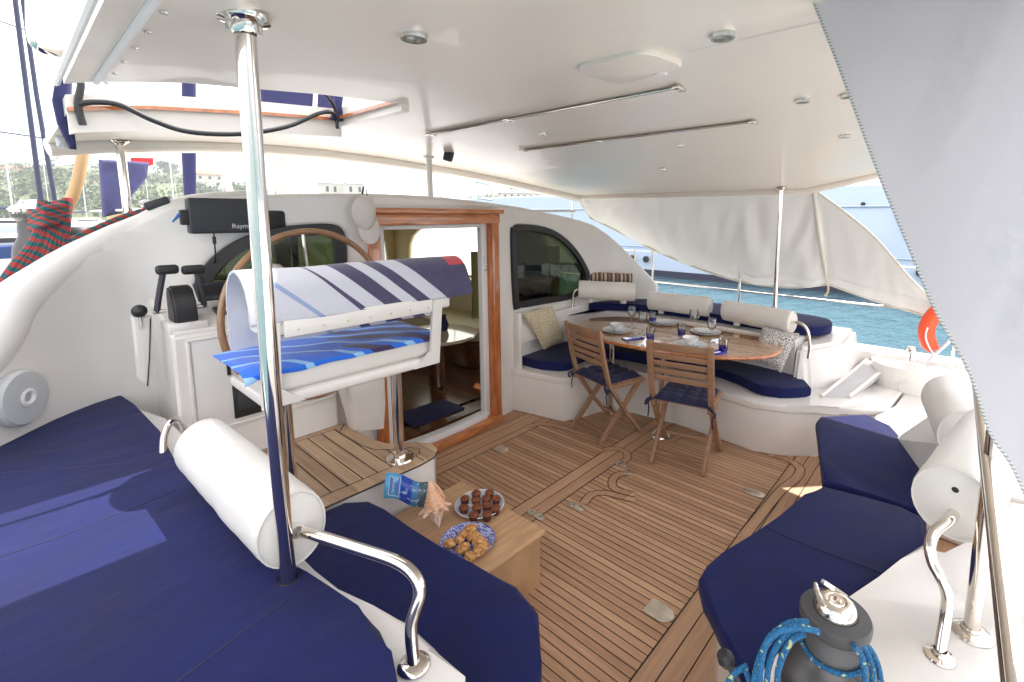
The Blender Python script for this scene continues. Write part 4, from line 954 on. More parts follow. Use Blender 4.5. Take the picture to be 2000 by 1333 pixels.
# ---- arm, step and bulwark aft of the settee
bm = B(); arm = PP([(1540, 735), (1552, 668), (1575, 655), (1635, 655), (1662, 690), (1650, 712)], .62)+PP([(1604, 772), (1586, 768)], .40)
arm = [(3.83, .99), (4.12, 1.02), (4.72, .98), (4.72, .58), (4.28, .585), (3.88, .79)]
tbm = B(); lo = [tbm.verts.new((x, y, .0)) for x, y in arm]
hi_ = [(4.0, .98), (4.14, .99), (4.66, .95), (4.66, .68), (4.24, .71), (4.03, .92)]
hi = [tbm.verts.new((x, y, .70+.22*(x-4))) if x < 4.4 else tbm.verts.new((x, y, .79)) for x, y in hi_]; tbm.faces.new(hi); tbm.faces.new(lo[::-1])
for k in range(6): tbm.faces.new((lo[k], lo[(k+1) % 6], hi[(k+1) % 6], hi[k]))
bmesh.ops.recalc_face_normals(tbm, faces=tbm.faces); bmesh.ops.bevel(tbm, geom=tbm.edges[:], offset=.03, segments=4, affect='EDGES'); join(bm, tbm)
struct('settee_arm_moulding', bm, GEL, sharp=60)
gq = [PZ(1604, 774, .402), PZ(1658, 775, .402), PX(1738, 712, 4.68), PX(1694, 703, 4.68)]
bm = B(); hi = [bm.verts.new(p) for p in gq]; lo = [bm.verts.new(p-V((0, 0, .05))) for p in gq]; bm.faces.new(hi); bm.faces.new(lo[::-1])
for k in range(4): bm.faces.new((lo[k], lo[(k+1) % 4], hi[(k+1) % 4], hi[k]))
struct('boarding_ramp_grip', bm, GREY, smooth=False)
bm = B()
for a, b in ((0, 3), (1, 2)): tube(bm, [gq[a], gq[b]], .014, 8)
struct('boarding_ramp_edges', bm, GEL)
bw = [(p.x, p.y) for p in smooth([V((*q, 0)) for q in ((4.74, .56), (4.62, .55), (4.50, .49), (4.44, .38), (4.43, .2), (4.46, -.05), (4.5, -.4))], 5)]
bm = B(); prism(bm, bw+[(4.5, -1.5), (4.75, -1.5)], 0, .56, .04, 4); pass
struct('starboard_bulwark', bm, GEL, sharp=60)
bm = B(); prism(bm, [(3.2, .40), (3.55, .36), (3.8, .42), (4.1, .3), (4.6, .3), (4.6, -1.2), (3.0, -1.2)], 0, .37, .02); struct('boarding_ledge', bm, GEL)
bm = B(); bx(bm, 4.70, 4.95, -2.5, 1.2, .42, .60, .03); bx(bm, 4.15, 4.95, 1.2, 4.2, .42, .62, .03); bx(bm, 4.75, 4.93, -2.5, 9, -1.3, .5, .02); struct('starboard_side_deck', bm, GELMATT)
bm = B(); c = V((4.428, .25, .43))
tube(bm, [c+V((.0-.02*math.cos(a), .08*math.cos(a), .05*math.sin(a))) for a in [2*math.pi*k/28 for k in range(28)]], .004, 6, closed=True)
solo('locker_ring', bm, GEL, 'oval moulded ring in the white bulwark under the lifebuoy', 'locker ring')
# winch-like chrome vent and lifelines on the side deck
c = PX(1778, 706, 4.6); t = thing('deck_fitting', 'small upright chrome fitting on the side deck below the lifebuoy', 'deck fitting', c)
bm = B(); lathe(bm, [(.03, 0), (.03, .006), (.013, .012), (.011, .06), (.03, .075), (.034, .1), (.026, .12), (0, .125)], c, 20); part('body', bm, CHROME, t)
t = thing('lifeline', 'steel lifelines and stanchions along the starboard deck edge', 'lifeline', (4.85, 1, .6))
XL = 4.87
for u, v0, v1 in ((1445, 548, 600), (1241, 470, 520), (1276, 480, 548)):
    a = PX(u, v0, XL); bm = B(); tube(bm, [(XL, a.y, .58), (XL, a.y, 1.34)], .012, 10); part('stanchion', bm, CHROME, t)
for zz_ in (1.33, .98):
    bm = B(); tube(bm, [(XL, -1.0, zz_-.02), (XL, 1.0, zz_-.01), (XL, 3.0, zz_), (XL, 8, zz_)], .0065 if zz_ > 1 else .009, 8); part('wire', bm, STEEL, t)
a = PX(1866, 640, XL); bm = B(); tube(bm, [(XL, a.y, .6), (XL-.02, a.y-.03, 1.34)], .012, 10); part('stanchion', bm, CHROME, t)
bm = B(); a, b = PX(1805, 712, 4.7), PX(1868, 655, 4.7); tube(bm, [a, b], .012, 8); part('brace', bm, ALU, t)
ORG = mat('lifebuoy_orange', (.85, .09, .025), .45, bump=.2, bscale=100)
c = PX(1886, 655, 4.72); t = thing('lifebuoy', 'orange horseshoe lifebuoy with a white strap, half hidden by the mesh curtain', 'lifebuoy', c)
bm = B(); pts = []
for k in range(25): a = rad(-40+k*300/24); pts.append(c+V((.0, .24*math.cos(a), .24*math.sin(a))))
tube(bm, pts, [.04]+[.058]*23+[.04], 14); part('ring', bm, ORG, t)
bm = B(); k = 11; q = pts[9]; tube(bm, [q+V((.07*math.cos(a), 0, .07*math.sin(a))) for a in [2*math.pi*j/14 for j in range(14)]], .012, 6, closed=True); part('strap', bm, CHINA, t)
bm = B(); tube(bm, smooth([PX(1812, 640, 4.6), PX(1808, 660, 4.6), PX(1822, 690, 4.6), PX(1850, 712, 4.6), PX(1885, 730, 4.6)], 5), .006, 6); part('grab_line', bm, CHINA, t)
# ---- stbd roof posts
def post(px, xw, lab, r_=.0185, zb=.76, top_=None):
    p = PX(*px, xw); z = zr(min(p.x, 4.2)); t = thing('support_pole', lab, 'pole', (p.x, p.y, zb)); bm = B(); tube(bm, [(p.x, p.y, zb), (p.x, p.y, z)], r_, 16); part('tube', bm, CHROME, t)
    bm = B(); lathe(bm, [(r_, -.02), (r_+.008, -.018), (r_+.02, -.006), (r_+.024, 0)], (p.x, p.y, z), 20); part('flange', bm, CHROME, t); return t
post((1520, 480), 4.10, 'slim steel pole rising behind the bolsters to the hardtop edge')
def post2(px, y, lab, r_, zb, zt_, nm='support_pole', m=CHROME, cat='pole'):
    p = PY(*px, y); t = thing(nm, lab, cat, (p.x, p.y, zb)); bm = B(); tube(bm, [(p.x, p.y, zb), (p.x, p.y, zt_)], r_, 14); part('tube', bm, m, t)
    bm = B(); lathe(bm, [(r_, -.02), (r_+.012, -.012), (r_+.024, -.004), (r_+.026, 0)], (p.x, p.y, zt_), 20); part('flange', bm, m, t); return t
post2((242, 350), 3.55, 'steel pole between hardtop beam and port coaming, left of the chartplotter', .021, 1.3, zr(.5)-.01)
post2((839, 340), 3.2, 'white painted pole above the cabin door under the hardtop', .022, 1.7, 2.19, m=GEL)
q = PY(836, 262, 3.2); bm = B(); tube(bm, [(q.x, 3.2, 2.2), (q.x, 3.2, q.z-.02)], [.034, .028], 12); box(bm, (q.x+.02, 3.17, q.z-.05), (.10, .05, .025), None, .006)
solo('pole_bracket', bm, GEL, 'white ceiling bracket holding the pole above the cabin door', 'bracket')
q = PY(876, 305, 2.9); t = thing('deck_light', 'small black floodlight hanging under the ceiling above the cabin door', 'floodlight', q)
bm = B(); box(bm, q, (.055, .06, .075), Matrix.Rotation(.5, 3, 'Z') @ Matrix.Rotation(.3, 3, 'X'), .012, 3); part('housing', bm, BLACK, t)
bm = B(); tube(bm, [q+V((0, 0, .04)), q+V((0, 0, .09))], .008, 8); lathe(bm, [(.05, .0), (.045, -.05), (.03, -.08), (0, -.085)], q+V((0, 0, .15)), 16); part('mount', bm, GEL, t)
p0_ = PY(1119, 290, 3.25); t = post2((1118, 370), 3.45, 'thin rail post at the front corner of the hardtop above the settee', .011, 1.55, 1.97)
bm = B(); tube(bm, smooth([PY(860, 335, 3.7), PY(980, 358, 3.6), PY(1100, 384, 3.5)], 6), .011, 10); solo('awning_rail', bm, STEEL, 'slim rail following the front edge of the hardtop', 'rail')
# ================================================================ side curtain
def clothmat(name, col, tr=.35, sc_=420, weave=.5):
    m = bpy.data.materials.new(name); m.use_nodes = True; n = m.node_tree; p = n.nodes['Principled BSDF']; p.inputs['Base Color'].default_value = (*col, 1); p.inputs['Roughness'].default_value = .85; p.inputs['Specular IOR Level'].default_value = .2
    g = NM(m); g.xyz(); wv = g.noise(sc_, 2); b = g.new('ShaderNodeBump'); b.inputs['Strength'].default_value = weave; b.inputs['Distance'].default_value = .001; g.link(wv, b.inputs['Height']); g.link(b.outputs[0], p.inputs['Normal'])
    t = g.new('ShaderNodeBsdfTranslucent'); t.inputs[0].default_value = (*col, 1); x = g.new('ShaderNodeMixShader'); x.inputs[0].default_value = tr
    g.link(p.outputs[0], x.inputs[1]); g.link(t.outputs[0], x.inputs[2]); g.link(x.outputs[0], n.nodes['Material Output'].inputs[0]); return m
CURT = clothmat('awning_cloth', (.47, .465, .45), .13)
def sheet(bm, topl, botl, nu, nv, fold, sag=0, fr=3.0):
    T_, B2 = smooth(topl, 8), smooth(botl, 8)
    def at(L_, t): k = t*(len(L_)-1); i = min(int(k), len(L_)-2); return L_[i].lerp(L_[i+1], k-i)
    gr = []
    for i in range(nu+1):
        col = []
        for j in range(nv+1):
            t, s_ = i/nu, j/nv; p = at(T_, t).lerp(at(B2, t), s_); f = fold*(s_*(1.3-s_)*2)*noise.noise(V((t*fr*4, s_*.8, 3)))+fold*.4*noise.noise(V((t*fr*9+s_*4, s_*3, 7)))*s_*(1-s_)*3
            p = p+V((f+sag*math.sin(math.pi*s_), f*.3, 0)); col.append(bm.verts.new(p))
        gr.append(col)
    for i in range(nu):
        for j in range(nv): bm.faces.new((gr[i][j], gr[i][j+1], gr[i+1][j+1], gr[i+1][j]))
    return gr
t = thing('side_curtain', 'off white awning curtain slung from the hardtop edge to the starboard lifeline', 'curtain', (4.2, 2.2, 1.2))
tops = [V((4.21, y, 1.955)) for y in (3.38, 2.8, 2.2, 1.6, .98)]
bots = [PX(1150, 425, 4.5), PX(1205, 452, 4.8), PX(1275, 488, XL), PX(1350, 520, XL), PX(1440, 549, XL), PX(1540, 562, XL), PX(1618, 556, XL)]
bm = B(); gr = sheet(bm, tops, bots, 90, 24, .13, -.05, 3.4); part('main_panel', bm, CURT, t)
tops2 = [V((4.21, .98, 1.955)), PX(1700, 455, 4.4), PX(1780, 545, 4.6), PX(1868, 632, XL)]
bots2 = [PX(1618, 556, XL), PX(1700, 585, XL), PX(1790, 612, XL), PX(1868, 634, XL)]
bm = B(); gr2 = sheet(bm, tops2, bots2, 30, 14, .03, -.02); part('aft_panel', bm, CURT, t)
bm = B(); tube(bm, smooth(bots, 8), .010, 8); tube(bm, smooth(bots2, 8), .009, 8); tube(bm, smooth(tops2, 8), .008, 8)
a, b = tops[-1], bots[-1]; tube(bm, [a.lerp(b, k/10)+V((-.015-.05*math.sin(math.pi*k/10), 0, 0)) for k in range(11)], .014, 8); part('hem', bm, clothmat('hem_cloth', (.66, .63, .56), .1), t)
bm = B(); tube(bm, [b, b-V((.0, -.0, .07)), b-V((.0, -.02, .11))], [.012, .008, .012], 8); part('tie', bm, mat('tie_cord', (.6, .5, .3), .8), t)
# ================================================================ foreground mesh curtain (hung from the aft edge of the hardtop)
MESHC = clothmat('mesh_curtain', (.60, .605, .655), .5, 700, .8)
g = NM(MESHC); 
t = thing('mesh_curtain', 'pale blue grey mesh curtain hanging at the aft end of the cockpit', 'curtain', (1.2, -.1, 1))
edge = [PX(1586, -8, 1.2), PX(1640, 130, 1.2), PX(1680, 238, 1.2), PX(1722, 350, 1.2), PX(1775, 478, 1.2), PX(1830, 610, 1.2), PX(1893, 725, 1.2), PX(1935, 845, 1.2), PX(1975, 905, 1.2), PX(2003, 965, 1.2)]
E2 = smooth(edge, 5); bm = B(); prev = None
for i, p in enumerate(E2):
    row = []
    for j in range(36):
        s_ = j/35; y = p.y-s_*(p.y+.95); f = .07*noise.noise(V((y*11+p.z*3.2, p.z*.5, 0)))*min(1, s_*8)+.008*noise.noise(V((y*22+p.z*3, p.z*2, 4)))*min(1, s_*8)
        row.append(bm.verts.new((p.x+f+.12*s_, y, p.z-.1*s_ if i > len(E2)-8 else p.z)))
    if prev:
        for j in range(35): bm.faces.new((prev[j], prev[j+1], row[j+1], row[j]))
    prev = row
part('panel', bm, MESHC, t)
HEM = mat('stitched_hem', (.5, .5, .5), .9); g = NM(HEM); o = g.xyz(); s_ = g.math('SINE', g.math('MULTIPLY', o[2], 900)); g.link(g.mix(g.math('GREATER_THAN', s_, 0), (.62, .63, .63), (.30, .33, .32)), g.p.inputs['Base Color'])
bm = B(); tube(bm, [p+V((-.002, .001, 0)) for p in E2], .0028, 6); part('stitched_edge', bm, HEM, t)
q = [PD(u, v, .93) for u, v in ((1850, -30), (1905, 0), (1960, 28), (2010, 66))]; bm = B(); tube(bm, smooth(q, 6), .012, 10); part('top_bead', bm, GEL, t)
# ================================================================ aft starboard bench
t = thing('bench_seat', 'navy two part cushioned bench curving round the cockpit corner by the winch', 'bench', (2.2, .4, 0))
s1 = PP([(1592, 822), (1600, 812), (1690, 807), (1742, 830), (1790, 882), (1815, 950), (1812, 1003), (1760, 985), (1690, 962), (1606, 940), (1602, 890)], .45)
s2p = PP([(1606, 946), (1690, 967), (1760, 990), (1812, 1010), (1816, 1060), (1760, 1110), (1690, 1150), (1600, 1215), (1520, 1275), (1462, 1322), (1440, 1300), (1405, 1220), (1372, 1165), (1362, 1125), (1378, 1098), (1410, 1078), (1465, 1045), (1520, 1008), (1570, 965)], .45)
for s_, nm in ((s1, 0), (s2p, 1)):
    bm = B(); prism(bm, offs(s_, .004), .375, .45, .024, 4); c_ = part('cushion', bm, NAVY, t)
    bm = B(); tube(bm, [V((*p, .427)) for p in offs(s_, .009)], .004, 6, closed=True); part('piping', bm, NAVYPIPE, c_)
bm = B(); tube(bm, smooth([PZ(u, v, .451) for u, v in ((1500, 1030), (1570, 1062), (1650, 1092), (1722, 1118))], 4), .0035, 6); part('seam', bm, NAVYPIPE, t)
bb = PP([(1600, 850), (1690, 807), (1790, 882), (1815, 960), (1816, 1060), (1690, 1150), (1462, 1330)], .45)+PP([(1425, 1280), (1385, 1165), (1378, 1120), (1410, 1082), (1470, 1048), (1525, 1012), (1578, 965), (1606, 945)], .45)
bm = B(); prism(bm, offs(bb, .045), 0, .372, .02); part('base', bm, GEL, t)
bm = B(); q = PZ(1608, 880, .40); lathe(bm, [(0, .004), (.012, .003), (.014, 0)], q+V((.03, .02, -.06)), 12, axis((-1, 0, 0))); part('lock', bm, CHROME, t)
cob = PP([(1395, 1420), (1440, 1345), (1530, 1265), (1600, 1210), (1660, 1165), (1715, 1128), (1760, 1092), (1812, 1050)], .58)
cob2 = [(1.93, .02), (2.5, .0), (2.75, .05), (3.0, .13), (3.3, .22)]
bm = B(); prism(bm, [(.95, -1.2), (.95, .3)]+cob+[(1.95, -.02), (2.2, -.10), (2.6, -.2), (2.9, -1.2)], 0, .58, .025, 4); struct('aft_coaming', bm, GEL, sharp=60)
# backrest board and rolls
A1, B1 = PX(1863, 985, 1.72), PX(1945, 850, 2.32)
ta, M, L_ = roll('white vinyl bolster above the navy bench beside the slanted steel pole', A1, B1, .106, flat=.95)
bm = B(); q = A1+(A1-B1).normalized()*.002+V((0, 0, .045)); lathe(bm, [(0, .0), (.008, .001), (.009, 0)], q, 10, axis(A1-B1)); part('eyelet', bm, BLACK, ta)
A2, B2_ = PX(1896, 858, 2.45), PX(1852, 778, 3.0)
roll('grey shaded bolster farther along, next to the boarding ledge', A2, B2_, .112, flat=.95)
bq = [PZ(1744, 858, .42), PZ(1822, 968, .42), PX(1908, 874, 2.55), PX(1832, 799, 3.2)]
bm = B(); nb = (bq[1]-bq[0]).cross(bq[3]-bq[0]).normalized()*.03; nb = nb if nb.y < 0 else -nb
hi = [bm.verts.new(p) for p in bq]; lo = [bm.verts.new(p+nb) for p in bq]; bm.faces.new(hi); bm.faces.new(lo[::-1])
for k in range(4): bm.faces.new((lo[k], lo[(k+1) % 4], hi[(k+1) % 4], hi[k]))
bmesh.ops.recalc_face_normals(bm, faces=bm.faces); bmesh.ops.bevel(bm, geom=bm.edges[:], offset=.01, segments=2, affect='EDGES')
struct('bench_back_moulding', bm, GELMATT)
# rail under the roll
p = [A1.lerp(B1, .05)-V((0, 0, .03)), PX(1858, 1012, 1.70), PX(1828, 1036, 1.66), PX(1816, 1066, 1.62), PX(1822, 1100, 1.60), PX(1838, 1132, 1.58), PX(1850, 1165, 1.57), PX(1846, 1210, 1.56)]
q = PX(1835, 1280, 1.55); q.z = .582; q = PZ(1835, 1282, .582); p.append(q)
t = thing('grab_rail', 'bent polished steel handrail between the white bolster and its foot by the winch', 'handrail', q)
bm = B(); tube(bm, smooth(p, 6), .0145, 14); part('tube', bm, CHROME, t)
bm = B(); lathe(bm, [(.0155, .02), (.02, .016), (.02, .008), (.034, .004), (.036, 0)], q, 24); part('flange', bm, CHROME, t)
q = PZ(1897, 1236, .582); t = thing('support_pole', 'upright steel pole with a round foot behind the bent handrail', 'pole', q)
bm = B(); tube(bm, [q, V((q.x, q.y, 2.15))], .019, 16); part('tube', bm, CHROME, t)
bm = B(); lathe(bm, [(.02, .022), (.027, .018), (.027, .01), (.046, .004), (.049, 0)], q, 28); part('flange', bm, CHROME, t)
a, b = PD(1914, 760, 1.52), PD(1982, 1345, .85); t = thing('support_pole', 'slanted mirror polished pole in front of the mesh curtain edge', 'pole', b)
a2 = a+(a-b)*.75; b2 = b+(b-a)*.25; bm = B(); tube(bm, [b2, a2], .0195, 24); part('tube', bm, CHROME, t)
# ================================================================ winch and blue rope
WD = mat('winch_alloy', (.10, .095, .095), .38, .7, bump=.1, bscale=200); WG = mat('winch_drum', (.16, .16, .165), .5, .6, bump=.5, bscale=400); WR = mat('winch_ring', (.055, .055, .058), .55)
wp = PD(1632, 1192, 1.06); zt_ = wp.z; wz = .58; wh = zt_-wz; print('winch height', wh)
t = thing('winch', 'large grey self tailing winch with chrome top on the aft coaming', 'winch', (wp.x, wp.y, wz))
c = V((wp.x, wp.y, wz)); k = wh
bm = B(); lathe(bm, [(.118, 0), (.118, .02), (.11, .03), (.108, k-.165), (.098, k-.145), (.072, k-.118), (.061, k-.110), (.058, k-.1)], c, 48); part('base', bm, WD, t)
bm = B(); lathe(bm, [(.060, k-.112), (.056, k-.10), (.055, k-.05), (.058, k-.038)], c, 48); part('drum', bm, WG, t)
bm = B(); lathe(bm, [(.052, k-.042), (.062, k-.040), (.068, k-.034), (.071, k-.026), (.072, k-.010), (.069, k-.004), (.045, k), (.04, k-.006)], c, 48); part('self_tailing_ring', bm, WR, t)
bm = B(); lathe(bm, [(.043, k-.005), (.0435, k+.003), (.037, k+.020), (.030, k+.025), (.022, k+.025), (.020, k+.021), (.0165, k+.026), (.013, k+.026), (.0115, k+.015), (0, k+.015)], c, 40); part('cap', bm, CHROME, t)
bm = B(); d_ = V((.82, .6, 0)); e_ = V((-.6, .82, 0)); zt2 = wz+k+.018
d_ = V((.45, .9, 0)).normalized(); e_ = V((d_.y, -d_.x, 0))
for s_ in (-1, 1): tube(bm, smooth([V((wp.x, wp.y, zt2))+e_*s_*.034, V((wp.x, wp.y, zt2+.006))+d_*.025+e_*s_*.024, V((wp.x, wp.y, zt2+.014))+d_*.047+e_*s_*.010], 4), [.006]*8+[.005], 8)
part('feeder_arm', bm, CHROME, t)
BR = mat('blue_rope', (.01, .14, .36), .75, bump=0); g = NM(BR); o = g.xyz()
v1 = g.new('ShaderNodeTexVoronoi'); v1.inputs['Scale'].default_value = 230; g.link(g.vec, v1.inputs['Vector'])
g.link(g.mix(g.math('LESS_THAN', g.noise(95, 1), .33), g.mix(v1.outputs['Distance'], (.003, .04, .11), (.01, .17, .38)), (.40, .45, .18)), g.p.inputs['Base Color'])
b_ = g.new('ShaderNodeBump'); b_.inputs['Strength'].default_value = 1; b_.inputs['Distance'].default_value = .002; g.link(v1.outputs['Distance'], b_.inputs['Height']); g.link(b_.outputs[0], g.p.inputs['Normal'])
bm = B(); cc_ = V((wp.x, wp.y, 0)); hangdir = V((-.35, .25, 0))
for k_ in range(1):
    z = wz+wh-.098+.012*k_; tube(bm, [cc_+V((.062*math.cos(a), .062*math.sin(a), z+.004*a/6)) for a in [2*math.pi*j/36 for j in range(36)]], .0055, 8, closed=True)
for pl, dz in (([(1578, 1215), (1540, 1218), (1505, 1245), (1482, 1290), (1470, 1345)], 1.0), ([(1575, 1228), (1545, 1235), (1518, 1262), (1502, 1300), (1496, 1350)], .99), ([(1572, 1238), (1548, 1250), (1532, 1275), (1520, 1310), (1518, 1350)], .98),
         ([(1580, 1220), (1530, 1228), (1492, 1268), (1476, 1320), (1470, 1380)], 1.02), ([(1460, 1300), (1440, 1312), (1424, 1330), (1415, 1360)], 1.05), ([(1455, 1308), (1462, 1325), (1466, 1350), (1466, 1370)], 1.03),
         ([(1672, 1252), (1690, 1270), (1702, 1300), (1706, 1350)], 1.0), ([(1668, 1262), (1682, 1282), (1688, 1310), (1690, 1350)], .98), ([(1680, 1250), (1702, 1272), (1716, 1305), (1722, 1350)], 1.02), ([(1600, 1235), (1560, 1226), (1515, 1236), (1495, 1262), (1486, 1300), (1484, 1345)], .96)):
    tube(bm, smooth([PD(u, v, dz) for u, v in pl], 6), .0062, 9)
solo('rope', bm, BR, 'bright blue rope coiled round the self tailing winch', 'rope')
q = PD(1424, 1296, 1.1); t = thing('winch_crank', 'black winch crank knob at the foot of the navy bench corner', 'crank', q)
bm = B(); lathe(bm, [(0, .03), (.014, .028), (.02, .015), (.016, 0), (0, -.004)], q-V((0, 0, .0)), 16, axis((-.3, .5, .8))); part('knob', bm, BLACK, t)
bm = B(); tube(bm, [q, PD(1446, 1345, 1.08)], .009, 8); part('arm', bm, CASE, t)
# ================================================================ dining table and what is on it
tc_ = V((3.63, 1.91, 0)); t = thing('dining_table', 'oval varnished dining table laid for a meal in front of the settee', 'table', (tc_.x, tc_.y, 0))
oval = lambda ax_, ay, n=64, c=tc_: [(c.x+ax_*math.copysign(abs(math.cos(a))**.9, math.cos(a)), c.y+ay*math.copysign(abs(math.sin(a))**.95, math.sin(a))) for a in [2*math.pi*k/n for k in range(n)]]
TR = Matrix.Rotation(rad(6), 4, 'Z')
def tt(b): bmesh.ops.transform(b, matrix=Matrix.Translation(tc_) @ TR @ Matrix.Translation(-tc_), verts=b.verts); return b
bm = B(); prism(bm, oval(.52, .88), .712, .742, .008, 3); part('tabletop', tt(bm), TABLEW, t)
bm = B(); ribbon(bm, [(tc_.x, tc_.y-.86, .7428), (tc_.x, tc_.y+.86, .7428)], .004); part('leaf_joint', tt(bm), CAULK, t)
bm = B(); tube(bm, [V((*p, .727)) for p in oval(.523, .883)], .0145, 8, closed=True); part('edge_band', tt(bm), VARNX, t)
for y in (-.42, .42):
    q = PZ(1290, 850, 0) if y < 0 else V((3.4, 2.35, 0)); bm = B(); tube(bm, [(q.x, q.y, 0), (q.x+.05, q.y+.02, .7)], .03, 16); lathe(bm, [(.03, .05), (.075, .012), (.08, 0)], (q.x, q.y, 0), 24); part('pedestal', bm, CHROME, t)
ZTb = .743
CHS = mat('striped_china', (.7, .72, .75), .2, coat=.5); g = NM(CHS); o = g.xyz(); sw = g.math('SINE', g.math('MULTIPLY', g.math('ARCTAN2', o[1], o[0]), 30)); rr2 = g.math('SQRT', g.math('ADD', g.math('MULTIPLY', o[0], o[0]), g.math('MULTIPLY', o[1], o[1])))
g.link(g.mix(g.math('MULTIPLY', g.math('GREATER_THAN', sw, .0), g.math('GREATER_THAN', rr2, .085)), (.88, .88, .87), (.50, .51, .55)), g.p.inputs['Base Color'])
def dinner(px, lab, bowl=True):
    c = PZ(*px, ZTb); t = thing('dinner_plate', lab, 'plate', c, 'dinner plates on the oval table')
    bm = B(); r_ = .13; lathe(bm, [(0, .004), (r_*.62, .004), (r_*.7, .008), (r_*.97, .017), (r_, .019), (r_*.98, .014), (r_*.7, .002), (0, 0)], c, 40); part('dish', bm, CHS, t)
    bm = B(); r_ = .095; lathe(bm, [(0, .010), (r_*.62, .010), (r_, .024), (r_*.96, .021), (r_*.6, .0055), (0, .005)], c, 36); part('side_dish', bm, CHINA, t)
    if bowl:
        t2 = thing('bowl', bowl, 'bowl', c+V((0, 0, .012))); bm = B(); lathe(bm, [(.025, .0), (.03, .003), (.052, .03), (.064, .058), (.060, .058), (.048, .03), (.025, .01), (0, .008)], c+V((0, 0, .0125)), 32); part('body', bm, CHS if 'grey' in bowl else CHINA, t2)
dinner((1205, 648), 'stack of white plates on the table behind the left folding chair', 'plain white bowl on the plates behind the left folding chair')
dinner((1296, 633), 'white plates on the far side of the table behind two wine glasses', False)
dinner((1378, 651), 'white plates on the far right side of the table by the grey pillow', False)
dinner((1348, 676), 'white plates at the table edge behind the right folding chair', 'small grey patterned bowl on the plates behind the right folding chair')
def wine(px, lab):
    c = PZ(*px, ZTb); t = thing('wine_glass', lab, 'wine glass', c, 'wine glasses on the oval table')
    bm = B(); lathe(bm, [(0, .002), (.034, .001), (.034, .003), (.005, .008), (.0042, .085), (.012, .095), (.032, .12), (.038, .15), (.033, .195), (.0318, .195), (.0365, .15), (.030, .122), (.010, .098), (0, .094)], c, 24); part('body', bm, CLEAR, t, sharp=80)
for px, lab in (((1234, 640), 'wine glass farthest left on the table near the white bolster'), ((1255, 653), 'wine glass standing between white plates and a blue tumbler'), ((1354, 648), 'wine glass near the middle of the table before the blue sun pad'), ((1389, 668), 'wine glass nearest the grey patterned pillow')): wine(px, lab)
def tumbler(px, lab):
    c = PZ(*px, ZTb); t = thing('tumbler', lab, 'tumbler', c, 'blue footed tumblers on the oval table')
    bm = B(); lathe(bm, [(0, .001), (.03, .001), (.033, .045), (.0305, .045), (.028, .006), (0, .006)], c, 20); part('base', bm, BLUEG, t)
    bm = B(); lathe(bm, [(.033, .046), (.036, .1), (.0345, .1), (.0315, .046)], c, 20); part('body', bm, CLEAR, t)
for px, lab in (((1270, 664), 'blue based tumbler behind the gap between the folding chairs'), ((1331, 655), 'blue based tumbler beside the striped white plates'), ((1412, 688), 'blue based tumbler near the right end of the table'), ((1275, 630), 'blue based tumbler at the far side of the table')): tumbler(px, lab)
def cutlery(px, ang, lab, n_=2, nap=True):
    c = PZ(*px, ZTb); t = thing('napkin' if nap else 'cutlery', lab, 'napkin' if nap else 'cutlery', c)
    if nap:
        bm = B(); box(bm, (0, 0, .004), (.09, .17, .006), None, .002); bmesh.ops.transform(bm, matrix=Matrix.Translation(c) @ Matrix.Rotation(ang, 4, 'Z'), verts=bm.verts); part('cloth', bm, mat('napkin_blue', (.05, .07, .45), .8), t)
    for i in range(n_):
        bm = B(); x = -.02+.03*i; tube(bm, [(x, -.09, .010), (x, .03, .010), (x, .09, .012)], [.003, .0025, .006], 6); bmesh.ops.transform(bm, matrix=Matrix.Translation(c) @ Matrix.Rotation(ang, 4, 'Z'), verts=bm.verts); part('knife' if i else 'fork', bm, CHROME, t)
cutlery((1236, 662), 1.2, 'blue napkin with knife and fork by the tumbler behind the left chair')
cutlery((1395, 690), 1.2, 'blue napkin with knife and fork by the tumbler at the right end of the table')
cutlery((1310, 664), 1.3, 'knife and fork lying on bare wood in the middle of the table', 2, False)
